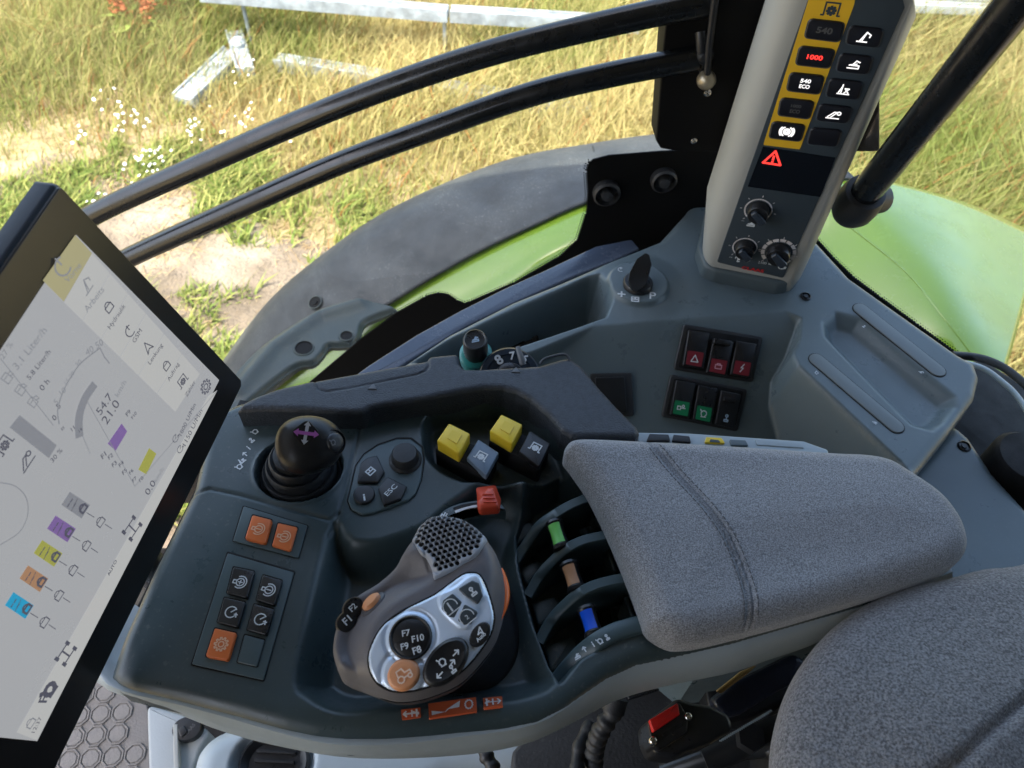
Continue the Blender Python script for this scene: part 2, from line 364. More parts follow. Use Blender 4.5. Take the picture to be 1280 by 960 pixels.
ICON = {
 'engine': [circ(0, 0, .3), [(-.3, .1), (-.55, .1), (-.55, -.15), (-.3, -.15)], [(-.18, 0), (.18, 0)], circ(0, 0, .48, 14, -120, 120)],
 'enginep': [circ(0, 0, .3), [(-.3, .1), (-.55, .1), (-.55, -.15), (-.3, -.15)], [(-.16, 0), (.16, 0)], [(0, -.16), (0, .16)], circ(0, 0, .48, 14, -120, 120)],
 'clock': [circ(0, 0, .42, 14, 40, 330), [(0, 0), (.25, .25)], [(.3, -.1), (.55, -.1)], [(.4, 0), (.5, -.3)]],
 'gear': [gear(0, 0, .5, 10)+[(.5, 0)], circ(0, 0, .2)],
 'pto': [[(-.55, -.3), (-.4, -.3), (-.4, .45), (.4, .45), (.4, -.3), (.55, -.3)], gear(0, -.02, .26, 8)+[(.26, -.02)], circ(0, -.02, .1, 8)],
 'tri': [[(-.45, -.38), (.45, -.38), (0, .42), (-.45, -.38)]],
 'warn': [[(-.5, -.4), (.5, -.4), (0, .45), (-.5, -.4)], [(0, .12), (0, -.12)], [(0, -.24), (0, -.3)]],
 'bolt': [[(.2, .5), (-.15, .02), (.15, .02), (-.2, -.5)]],
 'batt': [[(-.4, -.3), (.4, -.3), (.4, .15), (-.4, .15), (-.4, -.3)], [(-.2, .15), (-.2, .3), (.2, .3), (.2, .15)]],
 'arm': [[(-.5, -.4), (.3, -.4)], [(-.3, -.4), (.1, .4), (-.1, -.3)], [(.1, .4), (.45, .2), (.4, 0)]],
 'arm2': [[(-.5, -.35), (.4, -.35), (.4, -.1), (-.2, -.1)], [(-.1, .0), (.1, .3), (.4, .2)], [(-.4, -.1), (.2, .05)]],
 'arm3': [[(-.5, -.4), (.5, -.4)], [(-.2, .45), (-.2, -.4)], [(-.2, .3), (-.4, -.3)], [(.05, -.3), (.4, .1), (.05, .1), (.4, -.3)]],
 'arm4': [[(-.6, -.4), (.5, -.4)], [(-.5, -.3), (0, .2), (.25, .2), (-.2, -.3)], circ(.4, .1, .15, 8)],
 'brake': [circ(0, 0, .25), circ(0, 0, .45, 8, 120, 240), circ(0, 0, .45, 8, -60, 60), circ(0, 0, .58, 8, 140, 220), circ(0, 0, .58, 8, -40, 40), [(-.1, -.12), (-.1, .12), (.1, .12), (.1, -.12), (-.1, -.12)]],
 'tractor': [circ(-.3, -.2, .22, 10), circ(.35, -.28, .14, 10), [(-.4, .05), (-.35, .4), (.05, .4), (.12, .08), (.5, .05), (.5, -.15)], [(-.05, -.2), (.2, -.2)]],
 'arrowU': [[(0, -.4), (0, .4)], [(-.3, .1), (0, .4), (.3, .1)]],
 'arrowD': [[(0, .4), (0, -.4)], [(-.3, -.1), (0, -.4), (.3, -.1)]],
 'win': [[(-.45, -.4), (.45, -.4), (.45, .4), (-.45, .4), (-.45, -.4)], [(-.45, .0), (.45, .0)], [(0, 0), (0, .4)]],
 'info': [[(0, -.4), (0, .1)], [(0, .3), (0, .4)]],
 'lever': [circ(0, .28, .15, 8), [(0, .12), (0, -.2)], [(-.25, -.2), (.25, -.2), (.25, -.4), (-.25, -.4), (-.25, -.2)]],
 'cross': [[(-.45, 0), (.45, 0)], [(0, -.45), (0, .45)], [(-.3, .15), (-.45, 0), (-.3, -.15)], [(.3, .15), (.45, 0), (.3, -.15)], [(.15, .3), (0, .45), (-.15, .3)], [(.15, -.3), (0, -.45), (-.15, -.3)]],
 'lock': [[(-.3, -.4), (.3, -.4), (.3, .05), (-.3, .05), (-.3, -.4)], circ(0, .05, .22, 8, 0, 180)],
 'hook': [circ(0, 0, .35, 10, -60, 230), [(-.3, .2), (-.5, .45)], [(-.3, -.4), (.3, -.4)]],
 'power': [circ(0, 0, .4, 12, 60, 390-90+0), [(0, .1), (0, .5)]],
 'fan': [circ(0, 0, .12, 8)]+[[(.12*math.cos(a), .12*math.sin(a)), (.5*math.cos(a+.3), .5*math.sin(a+.3)), (.45*math.cos(a+.9), .45*math.sin(a+.9))] for a in (0, 2.1, 4.2)],
 'nav': [[(-.35, -.4), (0, .5), (.35, -.4), (0, -.15), (-.35, -.4)]],
 'tank': [[(-.35, -.4), (.2, -.4), (.2, .4), (-.35, .4), (-.35, -.4)], [(-.25, .1), (.1, .1)], [(.2, .2), (.45, .1), (.45, -.3), (.2, -.1)]],
 'zig': [[(-.5, 0), (-.2, .3), (.1, -.3), (.5, .1)], [(-.3, -.3), (.3, .35)]],
 'axle2': [],
 'axle': [*[[(sx*q, sy*.40-.16), (sx*q, sy*.40+.16)] for sx in (-1, 1) for sy in (-1, 1) for q in (.42, .47, .52)], [(-.4, .4), (.4, .4)], [(-.4, -.4), (.4, -.4)], [(0, -.4), (0, .4)]],
 'axle_old': [[(-.45, .4), (-.15, .4)], [(-.45, -.4), (-.15, -.4)], [(.15, .4), (.45, .4)], [(.15, -.4), (.45, -.4)], [(-.3, .4), (-.3, -.4)], [(.3, .4), (.3, -.4)], [(-.3, 0), (.3, 0)]],
 'coil': [[(-.5, -.2), (-.5, .2), (-.1, .2), (-.1, -.2), (-.5, -.2)], [(-.1, 0), (.5, 0)], circ(.2, .25, .14, 8)],
}
def icon_mb(fr, nm, c, d, size, h=.0003, w=.09, mb=None):
    """symbol centred at pixel c, its right side towards c+d, size in metres"""
    A, B = fr.px(*c, h), fr.px(c[0]+d[0], c[1]+d[1], h); ex = B-A; ex /= np.linalg.norm(ex); ey = np.array([-ex[1], ex[0]]); mb = mb or MB()
    for L in ICON[nm]: stroke_mb(fr, [A+(ex*x+ey*y)*size for x, y in L], w*size, h, mb)
    return mb
def icon(fr, nm, c, d, size, m, parent, h=.0003, w=.09, name='symbol'): return icon_mb(fr, nm, c, d, size, h, w).link(name, m, parent, flat=True)
def cen(q): return tuple(np.mean(np.array(q), 0))
#SECTIONS
# ================================================================== OUTDOORS
GZ = -2.1; G = FZ(GZ)
def vnoise(x, y, s, seed=0):
    rg = np.random.default_rng(seed); T = rg.random((64, 64)); x = x*s+100; y = y*s+100
    i, j = np.floor(x).astype(int), np.floor(y).astype(int); fx, fy = S(x-i), S(y-j); g = lambda a, b: T[a % 64, b % 64]
    return (g(i, j)*(1-fx)+g(i+1, j)*fx)*(1-fy)+(g(i, j+1)*(1-fx)+g(i+1, j+1)*fx)*fy
def ground_mat(name, c1, c2, c3, sc):
    m = mat(name, c1, .95, bump=1., bscale=60, bump2=.8, bscale2=14); N = m.node_tree.nodes; L = m.node_tree.links; b = N['Principled BSDF']
    tc = N.new('ShaderNodeTexCoord'); n1 = N.new('ShaderNodeTexNoise'); n1.inputs['Scale'].default_value = sc; n1.inputs['Detail'].default_value = 9
    L.new(tc.outputs['Object'], n1.inputs['Vector']); r = N.new('ShaderNodeValToRGB'); r.color_ramp.elements[0].position = .36; r.color_ramp.elements[1].position = .62
    r.color_ramp.elements[0].color = (*c1, 1); r.color_ramp.elements[1].color = (*c2, 1); e = r.color_ramp.elements.new(.5); e.color = (*c3, 1)
    L.new(n1.outputs[0], r.inputs[0]); L.new(r.outputs[0], b.inputs['Base Color']); return m
gm = ground_mat('dry_earth', (.22, .18, .08), (.42, .33, .2), (.34, .27, .14), 1.6)
pm = ground_mat('sandy_soil', (.13, .10, .07), (.30, .25, .19), (.21, .165, .12), 3)
tag(link('ground', [(-150, -100, GZ-.004), (150, -100, GZ-.004), (150, 250, GZ-.004), (-150, 250, GZ-.004)], [(0, 1, 2, 3)], gm, flat=True), kind='structure')
# worn sandy track beside the machine, slightly uneven
pth = []
edge_far = [(-6, 3.0), (-4, 3.2), (-2.8, 3.35), (-2.1, 3.45), (-1.3, 3.1), (-.7, 2.85), (-.3, 2.6), (.1, 2.1), (1.2, 1.6), (3, 1.2), (6, .8)]
def far_y(x): return np.interp(x, [p[0] for p in edge_far], [p[1] for p in edge_far])
xs = np.linspace(-6, 6, 121); V = []; Fc = []
for i, x in enumerate(xs):
    fy = float(far_y(x))+.12*math.sin(x*7)+.07*math.sin(x*17+1)
    for k in range(9):
        y = -1+(fy+1)*k/8; V.append((x, y, GZ+.004+.012*math.sin(x*9+y*5)*(k < 8)*(k > 0)+.012*(0 < k < 8)))
for i in range(120):
    for k in range(8): a = i*9+k; Fc.append((a, a+9, a+10, a+1))
tag(link('path', V, Fc, pm, sharp=180), kind='structure')
def blades(name, n, region, hfun, col, width, lean, dens, seed, kind='stuff', segs=3, label=None, cat=None):
    rg = np.random.default_rng(seed); x0, x1, y0, y1 = region
    x = rg.uniform(x0, x1, n*3); y = rg.uniform(y0, y1, n*3); keep = rg.random(n*3) < dens(x, y); x, y = x[keep][:n], y[keep][:n]; n = len(x)
    h = hfun(x, y)*rg.uniform(.45, 1.15, n); a = rg.uniform(0, 2*np.pi, n); la = rg.normal(.5, 1.2, n); ln = np.abs(rg.normal(lean, lean*.6, n))*h
    wd = width*rg.uniform(.6, 1.5, n); dx, dy = np.cos(a)*wd/2, np.sin(a)*wd/2
    V = np.zeros((n, 2*segs+1, 3)); t = np.arange(segs+1)/segs
    for k in range(segs+1):
        cx = x+np.cos(la)*ln*t[k]**1.8; cy = y+np.sin(la)*ln*t[k]**1.8; cz = GZ+h*(t[k]-.12*t[k]**2)
        if k < segs:
            f = 1-.6*t[k]**2
            V[:, 2*k] = np.stack([cx-dx*f, cy-dy*f, cz], 1); V[:, 2*k+1] = np.stack([cx+dx*f, cy+dy*f, cz], 1)
        else: V[:, 2*k] = np.stack([cx, cy, cz], 1)
    nv = 2*segs+1; b = np.arange(n)*nv; loops = []; 
    quads = np.concatenate([np.stack([b+2*k, b+2*k+1, b+2*k+3, b+2*k+2], 1) for k in range(segs-1)]); tri = np.stack([b+2*segs-2, b+2*segs-1, b+2*segs], 1)
    lv = np.concatenate([quads.ravel(), tri.ravel()]); ls = np.concatenate([np.arange(len(quads))*4, len(quads)*4+np.arange(n)*3])
    me = bpy.data.meshes.new(name); me.vertices.add(n*nv); me.vertices.foreach_set('co', V.ravel()); me.loops.add(len(lv)); me.loops.foreach_set('vertex_index', lv)
    me.polygons.add(len(ls)); me.polygons.foreach_set('loop_start', ls); me.update(calc_edges=True)
    c = col(x, y, rg, n); C = np.ones((n, nv, 4)); C[:, :, :3] = c[:, None, :]
    at = me.color_attributes.new('Col', 'FLOAT_COLOR', 'POINT'); at.data.foreach_set('color', C.ravel()); me.materials.append(grassm)
    o = bpy.data.objects.new(name, me); COL.objects.link(o); o['kind'] = kind
    if label: o['label'] = label
    if cat: o['category'] = cat
    return o
def mixc(a, b, t): return np.array(a)[None]*(1-t[:, None])+np.array(b)[None]*t[:, None]
def tall_d(x, y):
    f = y-far_y(x); n = vnoise(x, y, 2.2, 3)*.6+vnoise(x, y, 6, 4)*.4
    return np.clip((f+.25)/.7, 0, 1)*np.clip(.35+1.2*(n-.3)+f*.25, .1, 1)
def tall_h(x, y): return .10+.36*S((y-far_y(x)-.1)/1.7)*(.55+.8*vnoise(x, y, 1.8, 9))
def tall_c(x, y, rg, n):
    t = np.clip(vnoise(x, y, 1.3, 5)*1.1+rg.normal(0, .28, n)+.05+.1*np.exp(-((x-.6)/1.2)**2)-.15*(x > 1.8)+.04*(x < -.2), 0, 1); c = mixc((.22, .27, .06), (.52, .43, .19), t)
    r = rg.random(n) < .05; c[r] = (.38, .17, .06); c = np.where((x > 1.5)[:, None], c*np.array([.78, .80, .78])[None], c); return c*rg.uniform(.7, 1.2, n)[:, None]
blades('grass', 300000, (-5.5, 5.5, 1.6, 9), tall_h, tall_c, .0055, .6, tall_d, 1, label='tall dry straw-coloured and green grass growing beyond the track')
def low_d(x, y):
    n = vnoise(x, y, 2.6, 11)*.6+vnoise(x, y, 8, 12)*.4; f = far_y(x)-y
    return np.clip((n-.43)*5, 0, 1)*np.clip((f+.8)/.6, 0, 1)*.95
def low_c(x, y, rg, n):
    t = np.clip(rg.normal(.35, .3, n), 0, 1); c = mixc((.17, .25, .05), (.46, .43, .14), t); return c*rg.uniform(.75, 1.2, n)[:, None]
blades('weeds', 60000, (-4, 3, 1.2, 4), lambda x, y: .05+.06*vnoise(x, y, 4, 2), low_c, .012, .9, low_d, 2, segs=2, label='patches of short green weeds on the sandy ground')
def dead_c(x, y, rg, n): return mixc((.34, .24, .13), (.62, .48, .28), rg.random(n))
blades('litter', 60000, (-5, 4, 1.4, 5), lambda x, y: .012+.03*vnoise(x, y, 5, 2), dead_c, .006, 3.2, lambda x, y: np.clip((vnoise(x, y, 3.3, 21)-.25)*3, .15, 1), 5, segs=2, label='flattened dry stalks scattered over the sandy ground')
# white flowers: petals discs on stalks
def flowers():
    mb = MB(); st = MB(); rg = np.random.default_rng(4)
    cl = [(185, 205, 16, 22), (160, 150, 14, 18), (120, 250, 12, 14), (240, 160, 8, 12), (310, 150, 22, 16), (345, 160, 10, 10), (300, 82, 12, 10), (205, 190, 20, 12), (135, 125, 18, 10), (95, 175, 16, 6)]
    for u, v, s, n in cl:
        for _ in range(n):
            h = rg.uniform(.12, .3); c = P(u+rg.normal(0, s), v+rg.normal(0, s*.7), GZ+h); r = rg.uniform(.006, .011)
            nn = np.array([rg.normal(0, .3), rg.normal(-.3, .3), 1]); f = Fr(c, nn)
            p = [f.w(r*(1 if k % 2 == 0 else .6)*math.cos(k*math.pi/6), r*(1 if k % 2 == 0 else .6)*math.sin(k*math.pi/6)) for k in range(12)]
            mb.add([f.w(0, 0, .002)]+p, [(0, k+1, (k+1) % 12+1) for k in range(12)])
            st.add([c, c+(.002, 0, 0), (c[0], c[1]+.03, GZ)], [(0, 1, 2)])
    m = mat('petal_white', (.8, .8, .76), .7); o = mb.link('wild_flowers', m, flat=True); tag(o, 'scattered small white daisies among the grass at the track edge', 'wild flowers', kind='stuff')
flowers()
def dock(name, u, v, n, seed, label):
    rg = np.random.default_rng(seed); c = P(u, v, GZ); c[2] = GZ; t = thing(name, label, 'plant', c, 'rusty dock plants'); st = MB(); sd = MB(); lf = MB()
    for k in range(n):
        a = rg.uniform(0, 6.28); top = c+np.array([math.cos(a)*.18, math.sin(a)*.18, rg.uniform(.35, .6)])*rg.uniform(.7, 1.1); top[2] = c[2]+rg.uniform(.4, .65)
        path = [c+(top-c)*q+np.array([0, 0, .06*math.sin(q*3.14)]) for q in np.linspace(0, 1, 5)]; tube_mb(path, .003, 4, st)
        for j in range(60):
            q = rg.uniform(.45, 1); p = c+(top-c)*q+rg.normal(0, .018, 3); f = Fr(p, rg.normal(0, 1, 3)); r = rg.uniform(.010, .020); sd.add([f.w(-r, 0), f.w(0, -r*.6), f.w(r, 0), f.w(0, r*.6)], [(0, 1, 2, 3)])
        for j in range(4):
            p = c+(top-c)*rg.uniform(.05, .4); a2 = rg.uniform(0, 6.28); d = np.array([math.cos(a2), math.sin(a2), .3]); s2 = np.array([-d[1], d[0], 0])*.018; e = p+d*rg.uniform(.1, .2); mid = (p+e)/2+np.array([0, 0, .02])
            lf.add([p, mid-s2, e, mid+s2], [(0, 1, 2, 3)])
    st.link('stem', mat('dock_stem', (.25, .11, .05), .7), t); tag(sd.link('seeds', mat('dock_seed', (.42, .13, .05), .8), t, flat=True), kind='stuff'); tag(lf.link('leaves', mat('dock_leaf', (.2, .26, .05), .6), t, flat=True), kind='stuff')
dock('dock_plant', 185, 62, 9, 1, 'rust-brown seeding dock plant at the top of the grass, fuller one')
dock('dock_plant', 130, 18, 6, 2, 'rust-brown seeding dock plant behind the fuller one, beside the frame')
dock('dock_plant', 225, 40, 6, 3, 'rust-brown seeding dock plant closest to the white rail end')
# galvanised frame lying in the grass
def beam(name, a, b, w, hgt, parent, za, zb, m=galv):
    A, B = P(*a, za), P(*b, zb); e = B-A; L = np.linalg.norm(e); f = Fr(A, np.cross(e, np.cross((0, 0, 1.), e)), e); mb = MB()
    prism_mb(f, [(0, -w/2), (L, -w/2), (L, w/2), (0, w/2)], -hgt, 0, .006, .004, mb=mb)
    # rolled lips on both sides, as of a channel section
    for s in (-1, 1): prism_mb(f, [(0, s*w/2-.006), (L, s*w/2-.006), (L, s*w/2+.006), (0, s*w/2+.006)], -hgt-.01, .012, .003, 0, mb=mb)
    return mb.link(name, m, parent, sharp=40)
t = thing('galvanised_drawbar_frame', 'galvanised steel drawbar frame lying half hidden in tall grass', 'metal frame', P(330, 75, GZ))
beam('side_rail', (345, 72), (740, 135), .075, .06, t, GZ+.13, GZ+.17); beam('nose_plate', (228, 122), (292, 62), .13, .05, t, GZ+.09, GZ+.12); beam('cross_bar', (292, 38), (306, 84), .09, .06, t, GZ+.14, GZ+.14)
fh = FZ(GZ+.16); lathe('coupling', fh, fh.px(297, 52), [(.05, -.08), (.05, 0), (.03, .02), (.012, .02), (.01, .01)], galv, t, n=20)
t = thing('white_rail', 'long pale metal rail crossing behind the grass at the top', 'rail', P(520, 8, GZ)); beam('rail', (250, -14), (560, 12), .07, .05, t, GZ+.40, GZ+.40); beam('rail', (563, 12), (800, 26), .07, .05, t, GZ+.4, GZ+.4)
for u, v in ((300, -8), (555, 16)): c = P(u, v, GZ+.38); tube('rail_post', [c, (c[0], c[1], GZ)], .012, galv, t)
t = thing('pallet_edge', 'pale grey slatted edge above the sunlit grass at upper right', 'slatted edge', P(1190, 0, GZ))
for k in range(3): beam('slat', (1080, -22+k*12), (1290, -12+k*12), .05, .03, t, GZ+.36, GZ+.36, whitepl)
for u in (1100, 1190, 1270): c = P(u, -4, GZ+.30); tube('support', [c, (c[0], c[1], GZ)], .02, galv, t)
# ================================================================== THE TRACTOR'S REAR FENDER
def loft(name, cols, m, parent, nu=10, nv=8, thick=.006):
    """cols: list of columns of (u, v, z); smooth surface through them"""
    A = np.array([[P(u, v, z) for u, v, z in c] for c in cols]); B = np.array([spl(c, nv, False) for c in A]); Cc = np.array([spl(B[:, j], nu, False) for j in range(B.shape[1])])
    n1, n2 = Cc.shape[:2]; V = Cc.reshape(-1, 3); Fc = [(i*n2+j, i*n2+j+1, (i+1)*n2+j+1, (i+1)*n2+j) for i in range(n1-1) for j in range(n2-1)]
    o = link(name, V, Fc, m, parent, sharp=180); md = o.modifiers.new('thickness', 'SOLIDIFY'); md.thickness = thick; md.offset = 0; return o
fen = thing('rear_fender', 'green rear wheel fender with dusty black outer lip, outside the cab window', 'fender', P(900, 300, -.45))
out_ = [(225, 560, -.98), (262, 490, -.9), (335, 388, -.76), (405, 325, -.66), (500, 262, -.57), (630, 207, -.5), (740, 184, -.46), (850, 170, -.44), (960, 175, -.43), (1035, 195, -.43)]
brd = [(300, 610, -.97), (295, 535, -.88), (388, 446, -.75), (481, 380, -.65), (578, 322, -.56), (662, 281, -.49), (745, 246, -.45), (860, 222, -.43), (970, 215, -.42), (1068, 222, -.42)]
mid_ = [(360, 640, -.98), (410, 540, -.89), (470, 490, -.76), (560, 420, -.66), (640, 375, -.57), (700, 330, -.5), (790, 290, -.46), (880, 260, -.44), (985, 262, -.43), (1064, 285, -.42)]
inn = [(420, 680, -1.1), (470, 590, -1.0), (550, 520, -.9), (620, 470, -.8), (700, 430, -.7), (760, 390, -.6), (830, 350, -.55), (910, 320, -.52), (980, 320, -.5), (1010, 345, -.47)]
brd += [(1150, 238, -.44), (1215, 258, -.48), (1300, 296, -.55)]; mid_ += [(1132, 340, -.42), (1185, 405, -.43), (1245, 485, -.47)]; inn += [(1060, 400, -.48), (1120, 470, -.5), (1190, 560, -.55)]
hi = [((b[0]+c[0])/2+4, (b[1]+c[1])/2-2, (b[2]+c[2])/2+.012) for b, c in zip(brd, mid_)]
loft('fender_body', [list(c) for c in zip(brd, hi, mid_, inn)], greenpaint, fen)
lipm = [((a[0]+b[0])/2, (a[1]+b[1])/2, (a[2]+b[2])/2+.018) for a, b in zip(out_, brd)]
drop = [(a[0]-6, a[1]-2, a[2]-.12) for a in out_]
loft('outer_lip', [list(c) for c in zip(drop, out_, lipm, [(b[0]+2, b[1]+3, b[2]+.012) for b in brd])], fendb, fen)
tube('fender_crease', spl([P(u, v, z+.0015) for u, v, z in mid_[9:13]], 8, False), .0022, greenpaint, fen, 6)
jx = [P(u, v, z) for u, v, z in ((741, 183, -.445), (748, 215, -.435), (752, 243, -.432))]; tube('lip_joint', jx, .002, black, fen, 6)
# moulded bracket with three round bolt wells
fb = FZ(-.62); bo = fb.pts(spl([(262, 520), (300, 462), (345, 424), (400, 392), (445, 379), (473, 381), (497, 389), (472, 399), (455, 408), (450, 424), (440, 433), (425, 435), (411, 436), (404, 446), (392, 457), (372, 461), (342, 482), (290, 524)], 6))
wells = [(fb.px(380, 435, .012), .0165), (fb.px(433, 420, .012), .0115)]
def bz(X, Y, D):
    z = .012*S(D/.007); ridge = dline(fb.pts([(300, 492), (345, 438), (400, 400), (450, 384)]), X, Y); z += .010*np.exp(-(ridge/.016)**2)*S(D/.01)
    for c, r in wells: z = np.where(np.hypot(X-c[0], Y-c[1]) < r*1.5, np.minimum(z, .013), z); z -= .03*step(r-np.hypot(X-c[0], Y-c[1]), .002)
    return z
hf('bracket', bo, bz, .0025, oliv, fen, skirt=.008, fr=fb)
for (u, v), r, z in (((380, 435), .0165, -.608), ((433, 420), .0115, -.608), ((394, 378), .0135, -.679)):
    f = FZ(z) if z > -.65 else Fr(P(u, v, z), (-.35, -.3, 1)); c_ = f.px(u, v); tube('well_rim', [f.w(c_[0]+r*1.08*math.cos(q), c_[1]+r*1.08*math.sin(q), .0004) for q in np.linspace(0, 2*math.pi, 33)], .0016, oliv, fen, 8); lathe('bolt_well', f, c_, [(r*1.0, .0004), (r*.97, .0021), (r*.93, .0021), (r*.9, -.018 if z > -.65 else .0012), (r*.45, -.018 if z > -.65 else .0010), (r*.42, -.012 if z > -.65 else .0030), (r*.2, -.012 if z > -.65 else .0031)], MATS['window_print_black'], fen, n=28)
# ================================================================== CAB SHELL
t = FZ(1.0); o = prism_mb(t, [(-1.35, -1.2), (1.2, -1.2), (1.2, .82), (-1.35, .82)], 0, .09, .02, .15).link('cab_roof', ivory); tag(o, 'unseen cab roof shaped to shade the controls', 'cab roof'); o['kind'] = 'structure'  # out of view, its extent set to keep sun off the cab and fender
# floor, dark side wall below the console, unseen walls added to block light
tag(link('floor', [(-1.2, -.9, -.80), (1.0, -.9, -.80), (1.0, .62, -.80), (-1.2, .62, -.80)], [(0, 1, 2, 3)], blackm, flat=True), kind='structure')
G1 = Fr((-.25, .728, 0), (.11, -1, 0)); G2 = Fr(P(1015, 295, -.1)+np.array([.02, .02, 0]), np.cross(P(1205, 445, -.1)-P(1015, 295, -.1), (0, 0, 1.)))
wall_ = G1.pts([(340, 500), (432, 437), (600, 400), (740, 350), (870, 290), (870, 700), (340, 900)])

for q in ([(-.6, -.72), (1.2, -.72)], [(1.2, -.72), (1.2, .3)]):  # out of view, added to darken the console from the open sides
    (xa, ya), (xb, yb) = q; tag(link('cab_wall_and_light_block', [(xa, ya, -.8), (xb, yb, -.8), (xb, yb, 1.0), (xa, ya, 1.0)], [(0, 1, 2, 3)], blockm, flat=True), kind='structure')
tag(link('cab_wall_and_light_block', [(-1.2, .70, -.80), (.36, .735, -.80), (.36, .735, -.50), (-1.2, .70, -.50)], [(0, 1, 2, 3)], blackm, flat=True), kind='structure')
# ---- side window with black printed border and hinge bolts
win = thing('side_window', 'large side window with black printed border, behind the guard rails', 'window', G1.w(0, 0, 0))
link('pane', [G1.w(-1.0, -.50), G1.w(.62, -.50), G1.w(.62, .95), G1.w(-1.0, .95)], [(0, 1, 2, 3)], glassm, win, flat=True)
fr_edge = [(388, 475), (420, 448), (447, 425), (494, 390), (533, 368), (548, 364), (560, 366), (572, 374), (581, 377), (590, 374), (645, 350), (700, 318), (722, 297), (733, 262), (735, 240), (733, 210), (736, 201), (741, 197), (760, 192), (822, 187), (880, 184)]
fp = G1.pts([(378, 520)]+fr_edge+[(935, 182), (940, 260), (880, 420), (745, 430), (600, 470), (490, 540), (420, 600)])
prism('printed_border', G1, fp, .002, .004, fritm, win, bev=0, r=0, px=False)
dm = MB(); e = G1.pts(fr_edge)
for a, b in zip(e[:-1], e[1:]):
    L = np.linalg.norm(b-a); d = (b-a)/L; nn = np.array([d[1], -d[0]]);
    if nn.dot(G1.px(600, 300)-a) < 0: nn = -nn
    for k in range(int(L/.0033)):
        for row, rr in ((0, .0015), (1, .0010)):
            c = a+d*(k+.5*(row % 2))*.0033+nn*(.0008+row*.0028); dm.add([G1.w(c[0]+rr*math.cos(q*1.047), c[1]+rr*math.sin(q*1.047), .0035) for q in range(6)], [tuple(range(6))])
tag(dm.link('border_dots', fritm, win, flat=True), kind='stuff')
for u, v, r in ((757, 236, .0165), (828, 220, .0155)):
    lathe('hinge_bolt', G1, G1.px(u, v), [(r, .004), (r, .012), (r*.85, .014), (r*.8, .006), (r*.45, .006), (r*.4, .016), (r*.15, .017)], rubber, win, n=30)
win2 = thing('rear_quarter_window', 'rear quarter window looking onto the glossy green fender', 'window', G2.w(0, 0, 0))
link('pane', [G2.w(-.02, -.12), G2.w(.75, -.12), G2.w(.75, .95), G2.w(-.02, .95)], [(0, 1, 2, 3)], glassm, win2, flat=True)
fr2 = [(1000, 280), (1018, 292), (1045, 322), (1070, 346), (1105, 372), (1150, 405), (1205, 445)]
prism('printed_border', G2, G2.pts(fr2+[(1205, 470), (1000, 330)]), .002, .004, blackm, win2, bev=0, r=0, px=False)
dm = MB(); e = G2.pts(fr2)
for a, b in zip(e[:-1], e[1:]):
    L = np.linalg.norm(b-a); d = (b-a)/L
    for k in range(int(L/.0033)):
        for row, rr in ((0, .0013), (1, .0008)):
            c = a+d*(k+.5*(row % 2))*.0033+np.array([-d[1], d[0]])*(.001+row*.0028)*(1 if d[0] > 0 else -1); dm.add([G2.w(c[0]+rr*math.cos(q*1.047), c[1]+rr*math.sin(q*1.047), .0035) for q in range(6)], [tuple(range(6))])
tag(dm.link('border_dots', blackm, win2, flat=True), kind='stuff')
# ---- guard rails
def rail(name, path, w, label):
    pts = spl([PY(u, v, .70+.03*(k/len(path))) for k, (u, v) in enumerate(path)], 8, False); t = thing(name, label, 'guard rail', pts[-1], 'black guard rails inside the window')
    tube('bar', pts, w*1.1, gloss, t, 20); return t, pts
r1, q1 = rail('guard_rail', [(60, 305), (125, 264), (250, 207), (380, 150), (500, 103), (620, 64), (740, 34), (840, 12), (893, 4)], .0112, 'upper curved black guard rail across the side window')
r2, q2 = rail('guard_rail', [(110, 348), (180, 313), (300, 259), (420, 206), (540, 161), (660, 119), (760, 94), (872, 72)], .0112, 'lower curved black guard rail across the side window')
# ---- black window pillar plate with rod and ball joint
PB = Fr((.2, .735, .1), (.1, -1, 0)); pil = thing('window_pillar', 'black steel window pillar plate with ball joint, beside the grey control column', 'pillar', PB.hit(900, 190))
prism('plate', PB, [(842, -60), (829, 60), (820, 176), (826, 186), (850, 190), (893, 190), (1100, 190), (1100, -60)], -.03, 0, fritm, pil, bev=.002, r=.004)
tube('joint_rod', [PB.hit(895, -10, .02), PB.hit(890, 30, .02), PB.hit(886, 62, .02), PB.hit(884, 95, .02)], .0035, black, pil, 10)
lathe('rod_clip', PB, PB.px(880, 68, .01), [(.009, 0), (.009, .012), (.006, .02), (.003, .021)], black, pil, n=16)
ball_mb(PB.hit(883, 100, .018), .0095).link('ball_joint', mat('worn_ball', (.32, .28, .2), .35, metal=.6, var=.3, vscale=80), pil)
for u, v, r in ((884, 115, .004), (867, 175, .0035)): lathe('screw', PB, PB.px(u, v), [(r, 0), (r, .002), (r*.5, .003), (r*.4, .001)], chrome, pil, n=12)
tube('end_bracket', [PB.hit(875, 40, .005), PB.hit(877, 62, .014), PB.hit(880, 90, .005)], .005, black, pil, 8)
